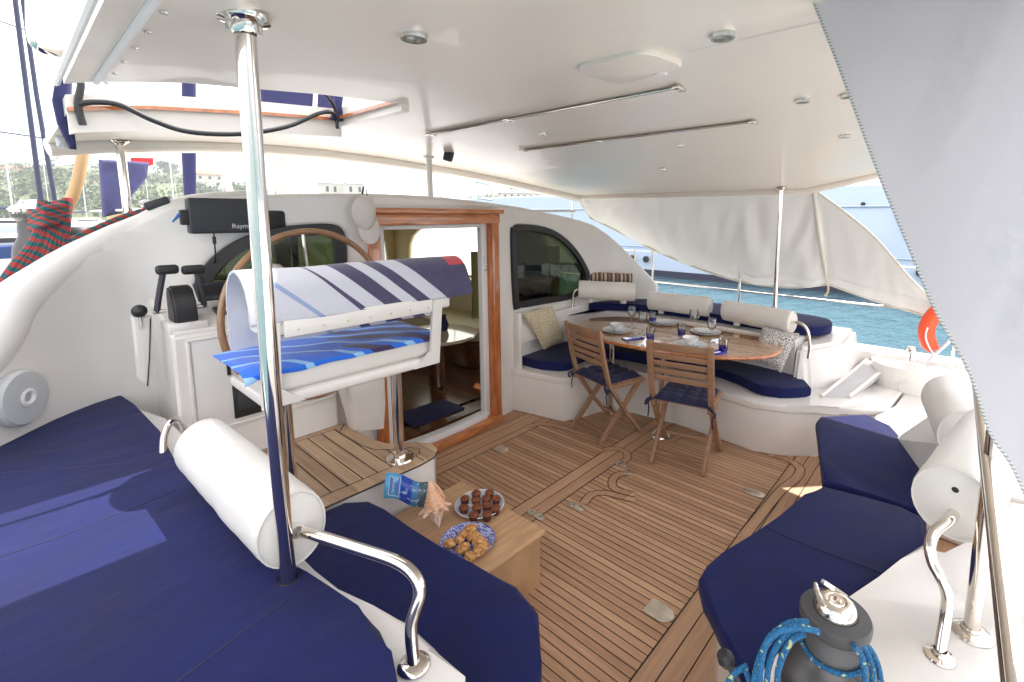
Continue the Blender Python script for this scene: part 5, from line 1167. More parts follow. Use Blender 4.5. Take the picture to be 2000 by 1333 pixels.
# ================================================================ folding chairs
def mkchair(lab):
    t = thing('folding_chair', lab, 'chair', (0, 0, 0), 'teak folding chairs at the table'); W2 = .205
    for s_ in (-1, 1):
        y = s_*W2; bm = B()
        pts = [V((-.255, y, .90)), V((-.205, y, .66)), V((-.15, y, .46)), V((.02, y, .22)), V((.20, y, .0))]
        for a, b in zip(pts, pts[1:]): bar(bm, a-(b-a).normalized()*.004, b+(b-a).normalized()*.004, .024, .042, (0, 1, 0), .003)
        part('long_leg', bm, TEAKC, t)
        bm = B(); bar(bm, (.20, y*.88, .445), (-.22, y*.88, .0), .040, .024, (0, 1, 0), .003); part('short_leg', bm, TEAKC, t)
        bm = B(); bar(bm, (-.18, y*.94, .438), (.23, y*.94, .438), .022, .032, bev=.003); part('seat_rail', bm, TEAKC, t)
    for i, z in enumerate((.865, .795, .74, .685, .63)):
        x = -.248+(.90-z)*.21; bm = B(); ht = .055 if i == 0 else .038
        bar(bm, (x, -W2+.01, z), (x, W2-.01, z), ht, .013, (1, 0, .2), .003)
        part('back_slat', bm, TEAKC, t)
    bm = B()
    for i in range(7): bx(bm, -.17+.058*i, -.125+.058*i, -.19, .19, .453, .466, .002)
    part('seat', bm, TEAKC, t)
    for x, z, n_ in ((-.155, .068, 'stretcher'), (.115, .105, 'stretcher')): bm = B(); bar(bm, (x, -W2*.86, z), (x, W2*.86, z), .02, .034, (1, 0, 0), .003); part(n_, bm, TEAKC, t)
    bm = B(); n = 25; gA = {}
    for i in range(n):
        for j in range(n):
            x, y = -.185+.385*i/(n-1), -.19+.38*j/(n-1); e = min(i, j, n-1-i, n-1-j)/(n-1)
            q = abs(math.sin(math.pi*4*i/(n-1)))*abs(math.sin(math.pi*4*j/(n-1)))
            gA[i, j] = bm.verts.new((x, y, .470+.022*min(1, e*9)+.022*q**.7))
    for i in range(n-1):
        for j in range(n-1): bm.faces.new((gA[i, j], gA[i+1, j], gA[i+1, j+1], gA[i, j+1]))
    r = bmesh.ops.extrude_face_region(bm, geom=bm.faces[:])
    for v in [g_ for g_ in r['geom'] if isinstance(g_, bmesh.types.BMVert)]: v.co.z = .4665
    c_ = part('cushion', bm, NAVYPUFF, t, sharp=80)
    for s_ in (-1, 1):
        bm = B(); tube(bm, smooth([(-.18, s_*.18, .47), (-.20, s_*.225, .45), (-.16, s_*.235, .43), (-.19, s_*.22, .40), (-.185, s_*.225, .33)], 4), .005, 6); tube(bm, smooth([(-.19, s_*.20, .48), (-.215, s_*.23, .46), (-.20, s_*.24, .42), (-.17, s_*.22, .45)], 4), .007, 6); part('tie', bm, NAVYPUFF, c_)
    return t
ch = mkchair('slatted teak folding chair nearer the door, turned sideways with crossed legs')
ang1, ang2 = math.atan2(-.25, .97), math.atan2(.2, .98)
m1, m2 = V((2.855, 2.21, 0)), V((2.87, 1.42, 0))
c2 = dup(ch, m2+V((math.cos(ang2), math.sin(ang2), 0))*.22, ang2, 'slatted teak folding chair with its back squarely towards the open floor')
ch.location = m1+V((math.cos(ang1), math.sin(ang1), 0))*.22; ch.rotation_euler = (0, 0, ang1)
# ================================================================ saloon interior
bm = B(); bx(bm, -.5, 4.3, 3.35, 7.2, -.02, .05); prism(bm, [(.9, 3.12), (3.3, 3.2), (3.3, 3.4), (.9, 3.4)], -.02, .05)
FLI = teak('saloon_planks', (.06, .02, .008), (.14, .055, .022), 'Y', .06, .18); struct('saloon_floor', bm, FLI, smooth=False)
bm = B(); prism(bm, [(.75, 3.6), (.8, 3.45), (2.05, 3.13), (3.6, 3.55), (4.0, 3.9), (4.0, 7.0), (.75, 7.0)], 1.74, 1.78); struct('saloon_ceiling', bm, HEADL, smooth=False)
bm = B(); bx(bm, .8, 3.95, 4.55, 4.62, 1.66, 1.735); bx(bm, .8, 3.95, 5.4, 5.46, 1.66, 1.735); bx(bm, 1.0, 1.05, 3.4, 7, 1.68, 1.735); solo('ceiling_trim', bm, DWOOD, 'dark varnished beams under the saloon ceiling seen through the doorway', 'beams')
def wallwin(name, p0, p1, z0, z1, holes, m, d=.06):
    L_ = (V(p1)-V(p0)); ln = L_.length; u = L_.normalized(); s_ = flatshape([[(0, z0), (ln, z0), (ln, z1), (0, z1)]]+holes, d)
    for v in s_.verts: v.co = V((p0[0]+u.x*v.co.x-u.y*v.co.z, p0[1]+u.y*v.co.x+u.x*v.co.z, v.co.y))
    return struct(name, s_, m, smooth=False)
arch = lambda a, b, z0, z1: [(a, z0), (b, z0)]+[(b-(b-a)/2*(1-math.cos(math.pi*k/14)), z0+.1+(z1-z0-.1)*math.sin(math.pi*k/14)**.55) for k in range(15)]
wallwin('saloon_front_wall', (.75, 6.9), (4.0, 6.9), 0, 1.76, [arch(.15, 1.55, .98, 1.62), arch(1.7, 3.1, .98, 1.62)], HEADL)
wallwin('saloon_side_wall', (4.0, 3.7), (4.0, 6.9), 0, 1.76, [arch(.35, 2.8, .95, 1.66)], HEADL)
wallwin('saloon_side_wall', (.75, 3.7), (.75, 6.9), 0, 1.76, [arch(.5, 2.8, .98, 1.62)], HEADL)
t = thing('sofa', 'curved cream saloon sofa seen through the doorway', 'sofa', (3.3, 5, .05))
sf = [(p.x, p.y) for p in smooth([V((*q, 0)) for q in ((3.95, 3.9), (3.35, 3.95), (3.15, 4.3), (3.25, 4.9), (3.0, 5.4), (2.2, 5.7), (2.2, 6.5), (4.0, 6.5))], 4, True)]
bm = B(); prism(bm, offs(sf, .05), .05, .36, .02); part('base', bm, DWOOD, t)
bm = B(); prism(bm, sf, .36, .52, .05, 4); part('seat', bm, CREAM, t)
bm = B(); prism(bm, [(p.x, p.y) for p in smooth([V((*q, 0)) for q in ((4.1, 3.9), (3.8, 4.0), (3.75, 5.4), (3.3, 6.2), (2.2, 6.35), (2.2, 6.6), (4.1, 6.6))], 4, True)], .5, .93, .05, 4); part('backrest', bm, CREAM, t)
tb = PY(852, 640, 3.98); t = thing('saloon_table', 'round topped saloon table seen below the striped towel', 'table', (2.55, 4.7, .05))
bm = B(); lathe(bm, [(0, .70), (.40, .70), (.41, .715), (.40, .73), (0, .73)], (tb.x, tb.y, -.15), 40); part('tabletop', bm, mat('pale_table', (.6, .5, .4), .1, coat=1), t)
bm = B(); lathe(bm, [(.12, .05), (.09, .1), (.07, .7)], (tb.x, tb.y, -.15), 24); part('pedestal', bm, DWOOD, t)
t = thing('flower_vase', 'small dark vase on the saloon table', 'vase', (2.5, 4.6, .73)); bm = B(); lathe(bm, [(0, .73), (.04, .73), (.055, .79), (.03, .86), (.035, .89)], (tb.x+.12, tb.y+.05, -.15), 20); part('body', bm, NAVYPIPE, t)
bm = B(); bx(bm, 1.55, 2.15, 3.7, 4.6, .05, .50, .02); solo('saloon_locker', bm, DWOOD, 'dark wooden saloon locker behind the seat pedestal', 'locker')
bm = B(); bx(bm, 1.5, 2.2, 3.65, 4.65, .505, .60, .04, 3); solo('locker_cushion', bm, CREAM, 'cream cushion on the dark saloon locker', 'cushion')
bm = B(); bx(bm, 2.0, 2.5, 3.28, 3.6, .05, .065, .005); solo('door_mat', bm, NAVYPIPE, 'dark blue mat just inside the cabin door', 'mat')
c_ = [V((3.2, 5.75, .55)), V((3.62, 5.5, .55)), V((3.68, 5.55, .95)), V((3.26, 5.8, .95))]; pillow('pillow', 'cream pillow on the saloon sofa through the doorway', c_, .12, CREAM)
bm = B()
bm.faces.new([bm.verts.new(q) for q in ((.9, 7.0, .95), (2.35, 7.0, .95), (2.35, 6.98, 1.7), (.9, 6.98, 1.7))]); bm.faces.new([bm.verts.new(q) for q in ((2.4, 7.0, .95), (3.95, 7.0, .95), (3.95, 6.98, 1.7), (2.4, 6.98, 1.7))])
bm.faces.new([bm.verts.new(q) for q in ((4.07, 3.9, .9), (4.07, 6.8, .9), (4.06, 6.8, 1.72), (4.06, 3.9, 1.72))])
solo('window_covers', bm, clothmat('cover_cloth', (.80, .85, .78), .75), 'pale cloth sun covers glowing outside the saloon windows', 'covers')
# ================================================================ coach roof and things on it
bm = B(); cr = [(p[1]*1.0, p[2]+.12) for p in PLAN if .62 < p[0] < 3.9]; prism(bm, cr+[(3.9, 6.9), (3.2, 8.6), (.9, 8.6), (.6, 6.9)], 1.78, 1.80, .008); struct('coach_roof', bm, GEL, sharp=60)
bm = B(); bx(bm, -2.2, .66, 3.75, 9, .3, 1.22, .1); bx(bm, 4.3, 5.0, 4.0, 9, .3, .60, .04); bx(bm, -.4, 4.4, 8.4, 9.4, .3, 1.0, .1); struct('fore_deck', bm, GEL)
def loop4(px, y, r_, m, name, lab, cat, glass=True, grow_=1):
    P = [PY(u, v, y) for u, v in px]; t = thing(name, lab, cat, P[0]); L4 = fillet(P+[P[0]], .07, 5); bm = B(); tube(bm, fillet([P[0].lerp(P[1], .5)]+P[1:]+[P[0], P[0].lerp(P[1], .5)], .09, 5), r_, 8); part('frame', bm, m, t)
    if glass: bm = B(); bm.faces.new([bm.verts.new(p) for p in P]); part('pane', bm, PANE, t, smooth=False)
    return t
loop4([(438, 326), (520, 320), (533, 388), (452, 388)], 5.2, .03, ALU, 'deck_hatch', 'open deck hatch standing up beyond the chartplotter', 'hatch')
loop4([(918, 353), (958, 362), (966, 392), (925, 386)], 5.6, .014, CHROME, 'hatch_rail', 'small chrome bow rail on the coach roof right of the white pole', 'rail', False)
CANV = mat('navy_cover', (.028, .03, .10), .9, bump=.5, bscale=100); wrinkle(CANV, .6, (2, 2, 6), .04)
def blob(name, px, y, th, m, lab, cat, **k):
    P = [PY(u, v, y) for u, v in px]; s_ = flatshape([[(p.x, p.z) for p in P]], th, min(.04, th*.3))
    for v in s_.verts: v.co = V((v.co.x, y+v.co.z+.03*noise.noise(v.co*2.5), v.co.y))
    return solo(name, s_, m, lab, cat, **k)
blob('sail_cover', [(500, 165), (640, 172), (652, 205), (640, 240), (505, 235)], 4.6, .3, CANV, 'navy sail cover on the boom seen through the hardtop opening', 'sail cover')
blob('sail_cover', [(356, 150), (382, 150), (382, 300), (381, 388), (360, 388), (356, 300)], 5.4, .12, CANV, 'narrow upright navy cover crossing the hardtop beam behind the chartplotter', 'sail cover')
blob('flag_cover', [(193, 312), (290, 318), (286, 348), (255, 385), (243, 415), (200, 425)], 5.6, .14, mat('blue_cloth', (.06, .065, .16), .9, bump=.8, bscale=6, var=.4, vscale=3, bdist=.05), 'blue cloth bundle beyond the steel pole left of the chartplotter', 'cloth')
blob('sail_bundle', [(536, 290), (575, 290), (580, 392), (545, 392)], 5.0, .18, clothmat('sailcloth', (.62, .62, .56), .2), 'cream furled sail bundle standing right of the open deck hatch', 'sail')
blob('red_flag', [(255, 308), (300, 309), (300, 322), (285, 327), (256, 325)], 6.2, .03, mat('red_cloth', (.6, .03, .03), .8), 'small red flag beyond the hardtop beam', 'flag')
def rod(name, pts, r_, m, lab, cat, n=8, grp=None): bm = B(); tube(bm, pts, r_, n); return solo(name, bm, m, lab, cat, grp)
TANW = mat('tan_pole', (.55, .36, .18), .5, var=.1)
DARKR = mat('dark_rigging', (.04, .045, .09), .5)
rod('outrigger_pole', smooth([PY(162, 300, 3.9), PY(150, 360, 3.9), PY(128, 415, 3.9), PY(112, 445, 3.9)], 6), .028, TANW, 'curved tan pole between the winch rope and the hardtop corner', 'pole', 14)
rod('shroud', [PY(22, -60, 5.5), PY(55, 200, 5.5), PY(80, 392, 5.5)], .016, DARKR, 'dark shroud on the left of the pair beside the red rope', 'shroud', 10, 'pair of dark shrouds')
rod('shroud', [PY(36, -60, 5.3), PY(72, 190, 5.3), PY(108, 398, 5.3)], .014, DARKR, 'dark shroud on the right of the pair beside the red rope', 'shroud', 10, 'pair of dark shrouds')
for i, (a, b) in enumerate((((0, 42), (60, 62)), ((0, 258), (120, 275)))): rod('rigging_wire', [PY(*a, 6), PY(*b, 6)], .006, DARKR, ('upper thin wire crossing the sky left of the shrouds', 'lower thin wire crossing the sky left of the shrouds')[i], 'wire', 6)
for i, (u0, v0, u1, v1) in enumerate(((318, 165, 322, 225), (422, 168, 424, 225), (200, 160, 196, 222), (617, 172, 614, 230))): rod('rail_post', [PY(u0, v0, 2.9), PY(u1, v1, 2.75)], (.006, .006, .015, .011)[i], CHROME, ('thin wire above the hatch opening, second from the port side', 'thin wire above the hatch opening, left of the navy sail cover', 'steel post at the port end of the hatch opening', 'steel post in front of the navy sail cover')[i], 'post')
# navy canvas and coaxial hoses at the hatch opening
blob('rolled_canvas', [(126, 120), (142, 128), (140, 205), (150, 292), (136, 290), (112, 240), (102, 195), (108, 155)], 2.55, .06, CANV, 'rolled navy canvas hanging at the port corner of the hardtop', 'canvas')
blob('zipped_canvas', [(655, 180), (672, 182), (668, 215), (690, 232), (664, 238), (645, 232), (656, 215)], 2.36, .03, CANV, 'navy canvas corner at the inner end of the hatch opening', 'canvas')
rod('hose', smooth([PY(150, 205, 2.4), PY(185, 200, 2.38), PY(235, 206, 2.36), PY(300, 236, 2.34), PY(370, 258, 2.32), PY(470, 262, 2.3), PY(560, 248, 2.3), PY(620, 223, 2.32), PY(648, 220, 2.34), PY(658, 236, 2.36)], 6), .0095, BLACK, 'black hose drooping across the hatch opening in front of the beam', 'hose', 10)
rod('hose', smooth([PY(146, 150, 2.4), PY(158, 165, 2.4), PY(152, 205, 2.4), PY(162, 245, 2.4)], 6), .011, BLACK, 'short black hose end at the port corner of the hatch opening', 'hose', 8)
rod('hose', smooth([PY(618, 174, 2.3), PY(640, 190, 2.32), PY(655, 215, 2.35), PY(659, 252, 2.36)], 6), .008, BLACK, 'short black cable at the inner corner of the hatch opening', 'hose', 8)
# steel hand hold and clear side panel at the top port corner
rod('hand_hold', fillet([PY(64, -60, 1.7), PY(66, 60, 1.7), PY(72, 92, 1.7), PY(140, 106, 1.72), PY(175, 100, 1.74)], .06), .0135, CHROME, 'bent chrome hand hold outside the port edge of the hardtop', 'hand hold', 12)
loop4([(88, -30), (190, -30), (182, 60), (156, 95), (92, 88)], 1.78, .006, ALU, 'side_screen', 'clear plastic side screen at the top port corner', 'screen')
blob('port_light', [(104, 246), (128, 244), (132, 290), (112, 286)], 3.2, .06, SP, 'small grey lamp box under the port end of the hardtop beam', 'lamp')
# clutch on the port rim, rope along the rim, winch and bundle of rope outside
c = WP(300, 398, .08); t = thing('rope_clutch', 'grey rope clutch on the bulkhead rim left of the chartplotter', 'clutch', c)
bm = B(); a, b = WP(282, 405, .05), WP(328, 390, .05); bar(bm, a, b, .08, .045, bev=.01); part('body', bm, CASE, t)
bm = B(); tube(bm, [a+V((0, -.03, .02)), a+V((0, .05, .02))], .022, 10); part('roller', bm, STEEL, t)
RR = mat('red_rope', (.38, .03, .03), .8, bump=.6, bscale=200, bdist=.003); g = NM(RR); o = g.xyz()
sv = g.math('SINE', g.math('MULTIPLY', g.math('ADD', g.math('ADD', g.math('MULTIPLY', o[0], .6), g.math('MULTIPLY', o[2], 1.0)), g.math('MULTIPLY', g.noise(9, 2), .10)), 150)); g.link(g.mix(g.math('GREATER_THAN', sv, .15), (.33, .045, .045), (.01, .10, .11)), g.p.inputs['Base Color'])
bm = B(); tube(bm, smooth([WP(u, v, .1) for u, v in ((170, 468), (205, 446), (245, 424), (283, 408))], 6), .014, 8); tube(bm, smooth([PY(u, v, 3.45) for u, v in ((90, 505), (130, 488), (170, 466))], 6), .016, 8)
solo('sheet_line', bm, RR, 'red and black line running along the port rim into the rope clutch', 'line')
bm = B()
for i in range(9):
    a = (84+i*6, 398-2*abs(i-3)+random.random()*4); k_ = i/8
    pts = [PY(*a, 3.62+.05*random.random()), PY(70+i*8-k_*8, 455+random.random()*12, 3.6), PY(28+i*12-k_*6, 520+i*1.0, 3.58), PY(-22+i*16, 590-i*4+8*math.sin(i*2), 3.56), PY(-60+i*16, 640-i*4, 3.56)]
    tube(bm, smooth(pts, 6), .021, 8)
for k_ in range(4): tube(bm, smooth([PY(62, 420+k_*9, 3.66), PY(90, 408+k_*9, 3.55), PY(128, 402+k_*9, 3.62)], 5), .019, 8)
solo('rope_bundle', bm, RR, 'thick bundle of red and teal rope hanging over the port rim', 'rope')
c = PY(72, 440, 3.78); t = thing('winch', 'outer port winch half buried under the red and teal rope', 'winch', c)
bm = B(); lathe(bm, [(.11, -.2), (.1, -.12), (.075, -.06), (.07, .02), (.09, .04), (.09, .06)], c, 28); part('drum', bm, WD, t)
bm = B(); lathe(bm, [(.09, .06), (.10, .075), (.06, .10), (.05, .12), (0, .125)], c+V((0, 0, .01)), 28); part('cap', bm, CHROME, t)
c = PY(148, 455, 3.8); bm = B(); lathe(bm, [(.10, -.15), (.095, .0), (.07, .03), (0, .035)], c, 24); solo('winch_cover', bm, CASE, 'dark winch cover between the red rope and the rim', 'cover')
bm = B(); n = 40; y0c = 3.42
for i in range(n):
    xa, xb = 2.72+1.2*i/n, 2.72+1.2*(i+1)/n; ya, yb = y0c+.025*math.sin(i*1.7), y0c+.025*math.sin((i+1)*1.7); bm.faces.new([bm.verts.new(q) for q in ((xa, ya, .8), (xb, yb, .8), (xb, yb, 1.42), (xa, ya, 1.42))])
bmesh.ops.remove_doubles(bm, verts=bm.verts, dist=1e-4)
solo('window_drape', bm, mat('olive_cloth', (.30, .27, .10), .9), 'olive drape inside the quarter round window', 'drape')
bm = B(); bx(bm, -.6, 4.9, -3.8, -1.15, .35, .5, .04); bx(bm, -.6, .95, -1.2, .32, -.1, .55, .03); struct('aft_reflector_deck', bm, GEL)  # unseen deck behind the camera, added for white reflections and bounce light
# ================================================================ yacht alongside
HX = 20.0; t = thing('motor_yacht', 'huge pale blue grey motor yacht moored alongside to starboard', 'yacht', (HX, 8, -1.15))
HULL = mat('yacht_hull', (.52, .60, .74), .3, bump=.05, bscale=.8, coat=.6, bdist=.1); BOOT = mat('boot_stripe', (.03, .03, .06), .5)
def hull(bm, prof, x0, y0, y1, n=40, flare=0):
    rings = []
    for i in range(n+1):
        y = y0+(y1-y0)*i/n; taper = max(0, (i/n-.72)/.28)**1.8; rings.append([bm.verts.new((x0+dx+taper*3.2*(1-.0*z), y, z+taper*(.6 if z > 1 else 0))) for dx, z in prof])
    for A, C in zip(rings, rings[1:]):
        for k in range(len(prof)-1): bm.faces.new((A[k], A[k+1], C[k+1], C[k]))
zd = PX(1660, 364, HX).z; zs = PX(1650, 405, HX).z
bm = B(); hull(bm, [(6, -1.6), (.25, -1.5), (.18, -.93), (.05, .3), (0, zs), (-.02, zs+.02), (-.05, zd), (.1, zd+.06), (6, zd+.06)], HX, -9, 42); part('hull', bm, HULL, t, sharp=25)
bm = B(); hull(bm, [(.16, -1.4), (.14, -.88), (.2, -.86)], HX, -9, 42); part('boot_stripe', bm, BOOT, t)
bm = B(); zl = PX(1760, 508, HX).z; hull(bm, [(-.02, zl), (-.06, zl+.03), (-.02, zl+.06)], HX, -9, 42); hull(bm, [(-.05, zs-.02), (-.10, zs+.02), (-.05, zs+.06)], HX, -9, 42); part('rubbing_strakes', bm, HULL, t)
for u, v in ((1235, 505), (1262, 507), (1723, 495), (1800, 533), (1686, 399)):
    p = PX(u, v, HX-.02); bm = B(); r_ = .14 if v > 450 else .06; lathe(bm, [(0, .03), (r_*.9, .03), (r_, .06), (r_*1.15, .05), (r_*1.15, 0)], p, 20, axis((-1, 0, 0))); part('porthole', bm, BLACK, t)
bm = B(); P = [PX(u, v, HX-.06) for u, v in ((1746, 410), (1762, 412), (1800, 470), (1790, 472))]; bar(bm, P[0].lerp(P[1], .5), P[3].lerp(P[2], .5), .04, .35, (1, 0, 0)); part('hull_window', bm, mat('teal_window', (.03, .12, .14), .15), t)
bm = B(); tube(bm, [(HX+.2, -9, zd+1.0), (HX+.2, 30, zd+1.0)], .03, 6); tube(bm, [(HX+.2, -9, zd+.6), (HX+.2, 30, zd+.6)], .02, 6)
for k in range(30): tube(bm, [(HX+.2, -9+1.3*k, zd), (HX+.2, -9+1.3*k, zd+1.0)], .02, 6)
part('deck_rail', bm, CHROME, t)
bm = B(); bx(bm, HX+2.2, HX+6, -6, 3, zd, zd+3.5, .1); bx(bm, HX+1.0, HX+2.0, 1.2, 2.4, zd, zd+.9, .1); part('superstructure', bm, GEL, t)
bm = B(); bx(bm, HX+2.15, HX+2.19, -5, 2.4, zd+1.2, zd+2.4, .0); part('windows', bm, BLACK, t)
bm = B(); bx(bm, HX+.7, HX+1.4, 4.0, 4.9, zd, zd+.55, .1, 3); part('deck_box', bm, RUBBER, t)
# ================================================================ hillside, trees, houses, marina
HILLM = mat('hill_scrub', (.09, .13, .05), .95, bump=.5, bscale=.2, bdist=2); g = NM(HILLM); o = g.xyz()
g.link(g.mix(g.noise(.06, 6), g.mix(g.noise(.4, 4), (.03, .06, .022), (.085, .12, .045)), (.15, .17, .08)), g.p.inputs['Base Color'])
def hz(az, r_):                                        # terrain height
    prof = 24+9*noise.noise(V((az*3.1, 0, 0)))+5*noise.noise(V((az*11, 1, 0)))-9*min(1, max(0, (az-.15)/.25))
    rise = min(1, max(0, (r_-170)/200))**.8; return -3+max(0, prof)*rise+5*noise.noise(V((math.sin(az)*r_*.02, math.cos(az)*r_*.02, 0)))*rise
bm = B(); na, nr = 120, 26; gr = {}
for i in range(na+1):
    az = -.35+2.3*i/na
    for j in range(nr+1): r_ = 165+330*j/nr; gr[i, j] = bm.verts.new((r_*math.sin(az), r_*math.cos(az), hz(az, r_)))
for i in range(na):
    for j in range(nr): bm.faces.new((gr[i, j], gr[i+1, j], gr[i+1, j+1], gr[i, j+1]))
struct('hillside', bm, HILLM)
LEAF = mat('tree_leaves', (.05, .09, .03), .9, bump=.8, bscale=1.5, bdist=.5); g = NM(LEAF); o = g.xyz(); g.link(g.mix(g.noise(.12, 5), (.018, .045, .015), (.11, .15, .05)), g.p.inputs['Base Color'])
def leafclump(bm, c, r_, n=60, q=.35):
    for _ in range(n):
        d = V((random.gauss(0, 1), random.gauss(0, 1), random.gauss(0, .8))).normalized()*r_*(random.random()**.4); s_ = r_*q*random.uniform(.5, 1); a = V((random.gauss(0, 1), random.gauss(0, 1), random.gauss(0, 1))).normalized(); b = a.orthogonal().normalized(); e_ = a.cross(b)
        p = c+d; bm.faces.new([bm.verts.new(p+b*s_), bm.verts.new(p+e_*s_*.7), bm.verts.new(p-b*s_), bm.verts.new(p-e_*s_*.7)])
bm = B(); rnd = random.Random(3)
for k in range(2600):
    az = rnd.uniform(-.1, 1.7); r_ = 185+300*rnd.random()**1.2; z = hz(az, r_); leafclump(bm, V((r_*math.sin(az), r_*math.cos(az), z+2)), rnd.uniform(2.0, 4.5), 34, .24)
o_ = part('hillside_woods', bm, LEAF, smooth=False); o_['kind'] = 'stuff'
def tree(px, dist, h, lab):
    p = PD(*px, dist); p.z = hz(math.atan2(p.x, p.y), math.hypot(p.x, p.y)) if dist > 165 else -1; t = thing('tree', lab, 'tree', p, 'trees on the far shore')
    bm = B(); tube(bm, [p, p+V((.3, 0, h*.45)), p+V((.1, .2, h*.8))], [h*.04, h*.03, h*.01], 7)
    for k in range(4): a = k*1.6; tube(bm, [p+V((.2, 0, h*.45)), p+V((math.cos(a)*h*.28, math.sin(a)*h*.28, h*.7))], [h*.02, h*.006], 5)
    part('trunk', bm, DWOOD, t); bm = B()
    for k in range(9): a = k*2.4; leafclump(bm, p+V((math.cos(a)*h*.27*(k > 0), math.sin(a)*h*.27*(k > 0), h*(.62+.22*random.random()))), h*.2, 130, .2)
    part('crown', bm, LEAF, t, smooth=False)
for px, d, h, lab in (((690, 372), 260, 11, 'rounded tree above the marina sheds left of the white pole'), ((745, 368), 300, 9, 'smaller tree right of the marina sheds'), ((1010, 372), 240, 12, 'tree on the shore above the chrome bow rail'), ((1060, 380), 260, 11, 'tree on the shore just left of the hardtop front corner'), ((20, 352), 290, 12, 'tree on the ridge at the left edge by the dark shrouds'), ((150, 345), 330, 14, 'tree on the ridge behind the curved tan pole'), ((330, 352), 260, 12, 'tree on the shore behind the chartplotter')): tree(px, d, h, lab)
WALLS = mat('house_wall', (.62, .60, .54), .8); ROOFR = mat('red_roof', (.42, .12, .06), .8); ROOFW = mat('pale_roof', (.62, .62, .6), .6)
def house(px, dist, wd, dp, ht, rm, lab):
    p = PD(*px, dist); t = thing('house', lab, 'house', p, 'houses and sheds on the far shore'); az = math.atan2(p.x, p.y); M = Matrix.Translation(p) @ Matrix.Rotation(-az+.3, 4, 'Z')
    bm = B(); bx(bm, -wd/2, wd/2, -dp/2, dp/2, -6, ht); bmesh.ops.transform(bm, matrix=M, verts=bm.verts); part('walls', bm, WALLS, t, smooth=False)
    bm = B(); vs = [bm.verts.new(q) for q in ((-wd*.56, -dp*.6, ht), (wd*.56, -dp*.6, ht), (wd*.56, dp*.6, ht), (-wd*.56, dp*.6, ht), (-wd*.35, 0, ht*1.45), (wd*.35, 0, ht*1.45))]
    for f in ((0, 1, 5, 4), (1, 2, 5), (2, 3, 4, 5), (3, 0, 4), (3, 2, 1, 0)): bm.faces.new([vs[k] for k in f])
    bmesh.ops.transform(bm, matrix=M, verts=bm.verts); part('roof', bm, rm, t, smooth=False)
    nw = max(2, int(wd/3))
    for k in range(nw):
        bm = B(); x = -wd/2+wd*(k+.5)/nw; bx(bm, x-.5, x+.5, -dp/2-.05, -dp/2+.05, ht*.35, ht*.75); bmesh.ops.transform(bm, matrix=M, verts=bm.verts); part('window', bm, BLACK, t, smooth=False)
for a in (((48, 350), 250, 16, 8, 4.5, ROOFR, 'pale house with a red roof between the shrouds and the left edge'), ((170, 345), 270, 9, 7, 3.5, ROOFW, 'small white house on the slope right of the tan pole'), ((405, 356), 220, 11, 7, 3.2, ROOFR, 'red roofed house behind the top of the chartplotter'), ((650, 385), 200, 9, 7, 5.5, ROOFW, 'white marina shed right of the furled sail bundle'), ((690, 385), 195, 7, 6, 5.2, ROOFW, 'second white marina shed nearer the white pole'), ((1020, 392), 230, 22, 8, 3.4, ROOFW, 'long low pale building below the shore trees'), ((200, 372), 230, 7, 6, 3.0, ROOFR, 'little red roofed house below the white hillside house')): house(*a)
def boat(px, dist, ln, col, lab, mast=0, ang=0):
    p = PD(*px, dist); p.z = -1.15; t = thing('sailing_boat' if mast else 'moored_boat', lab, 'boat', p, 'boats moored in the bay'); M = Matrix.Translation(p) @ Matrix.Rotation(ang, 4, 'Z'); k = ln/10
    bm = B(); rings = []
    for i in range(13):
        s_ = i/12; wd = 1.6*k*(math.sin(math.pi*min(.5+.0, .25+s_*.25)))*(1-max(0, (s_-.55)/.45)**2*.97); sh = .25*k*(s_)**2; rings.append([bm.verts.new(((s_-.5)*ln, y*wd, z*k+(sh if z > 0 else 0))) for y, z in ((0, -.3), (.75, -.1), (.95, .6), (1, 1.2), (.9, 1.25), (-.9, 1.25), (-1, 1.2), (-.95, .6), (-.75, -.1))])
    for A, C in zip(rings, rings[1:]):
        for q in range(9): bm.faces.new((A[q], A[(q+1) % 9], C[(q+1) % 9], C[q]))
    bm.faces.new(rings[0]); bm.faces.new(rings[-1][::-1]); bmesh.ops.transform(bm, matrix=M, verts=bm.verts); part('hull', bm, col, t)
    bm = B(); bx(bm, -.2*ln, .2*ln, -1.05*k, 1.05*k, 1.2*k, 1.9*k, .25*k, 3); bmesh.ops.transform(bm, matrix=M, verts=bm.verts); part('cabin', bm, GEL, t)
    bm = B(); bx(bm, -.15*ln, .14*ln, -1.07*k, -1.03*k, 1.45*k, 1.7*k); bx(bm, -.15*ln, .14*ln, 1.03*k, 1.07*k, 1.45*k, 1.7*k); bmesh.ops.transform(bm, matrix=M, verts=bm.verts); part('cabin_windows', bm, BLACK, t, smooth=False)
    if mast:
        bm = B(); tube(bm, [M @ V((.05*ln, 0, 1.8*k)), M @ V((.05*ln, 0, mast))], .05*k+.02, 8); part('mast', bm, ALU, t)
        bm = B(); tube(bm, [M @ V((.05*ln, 0, 2.9*k)), M @ V((-.38*ln, 0, 2.8*k))], .13*k, 8); part('boom', bm, CANV, t)
        bm = B()
        for q in ((.48*ln, 0, 1.4*k), (-.48*ln, 0, 1.3*k), (.05*ln, 1.4*k, 1.3*k), (.05*ln, -1.4*k, 1.3*k)): tube(bm, [M @ V((.05*ln, 0, mast*.98)), M @ V(q)], .012, 4)
        part('stays', bm, STEEL, t)
BLUEH = mat('blue_hull', (.03, .06, .2), .3)
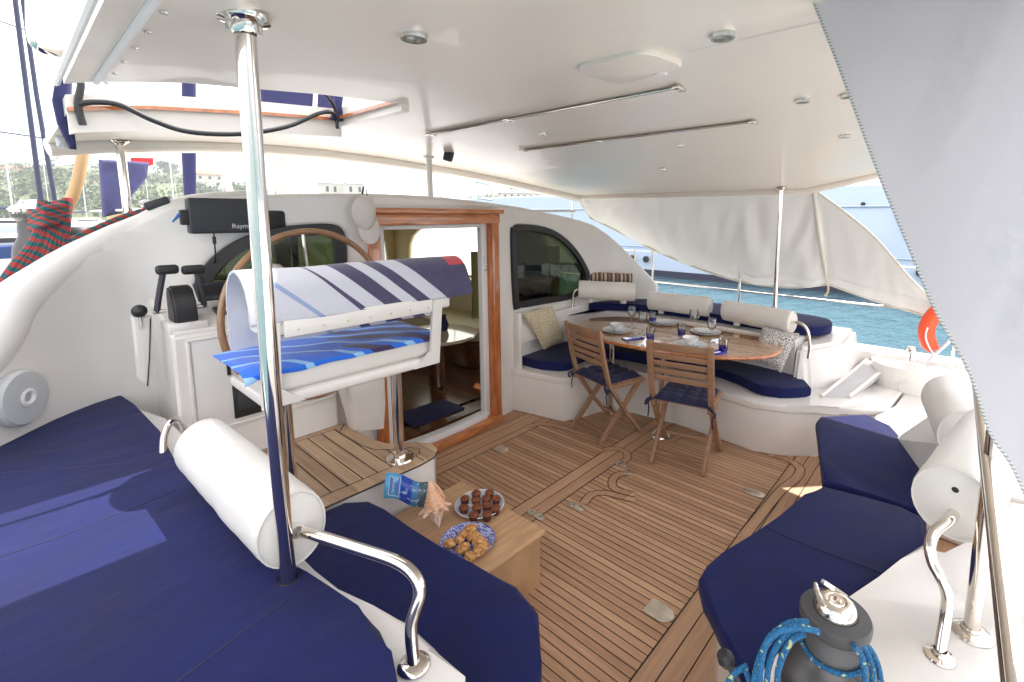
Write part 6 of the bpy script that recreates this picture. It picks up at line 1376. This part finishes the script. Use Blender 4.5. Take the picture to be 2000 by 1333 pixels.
for a in (((25, 430), 26, 10, BLUEH, 'dark blue hulled boat at the left edge behind the red rope', 0, .3), ((10, 412), 60, 13, GEL, 'white sailing boat moored beyond the blue hulled boat', 17, .2), ((230, 420), 34, 12, GEL, 'white boat moored behind the steel pole and blue cloth', 0, .15), ((330, 405), 70, 13, GEL, 'white sailing boat whose mast rises above the chartplotter', 18, .1), ((450, 400), 110, 13, GEL, 'white sailing boat behind the open deck hatch', 19, .4), ((160, 405), 95, 12, GEL, 'white sailing boat with mast behind the tan pole', 17, .5),
          ((640, 402), 90, 12, GEL, 'white boat anchored off the marina sheds', 0, .2), ((720, 400), 120, 12, GEL, 'white sailing boat anchored left of the white pole', 16, .3), ((780, 400), 80, 10, GEL, 'low white boat anchored just left of the white pole', 0, .1), ((885, 402), 100, 14, GEL, 'white sailing boat anchored between white pole and floodlight', 0, .2), ((1000, 410), 60, 11, GEL, 'white boat anchored behind the black floodlight and front rail', 0, .15), ((560, 402), 150, 15, GEL, 'distant white sailing boat between hatch and sail bundle', 21, .2), ((90, 405), 130, 14, GEL, 'distant white sailing boat between the dark shrouds', 19, .6), ((285, 405), 140, 14, GEL, 'distant white sailing boat behind the red flag', 20, .3), ((960, 405), 150, 14, GEL, 'distant white sailing boat above the chrome bow rail', 18, .2), ((1075, 412), 50, 10, GEL, 'white boat anchored behind the front corner of the hardtop', 0, .1)): boat(*a)
bm = B(); tube(bm, [PY(915, 330, 7), PY(880, 240, 12)], .02, 6)
bm.free()

# ================================================================ sea air between here and the far shore
bm = B(); bmesh.ops.create_cube(bm, size=1)
for v in bm.verts: v.co = V((v.co.x*1400, v.co.y*1400, 34+v.co.z*73))
hm = bpy.data.materials.new('haze'); hm.use_nodes = True; n = hm.node_tree; n.nodes.clear(); o_ = n.nodes.new('ShaderNodeOutputMaterial'); pv = n.nodes.new('ShaderNodeVolumePrincipled')
pv.inputs['Color'].default_value = (.86, .90, .95, 1); pv.inputs['Density'].default_value = .0009; n.links.new(pv.outputs[0], o_.inputs['Volume'])
hz_ = part('haze', bm, hm, smooth=False); hz_['kind'] = 'stuff'
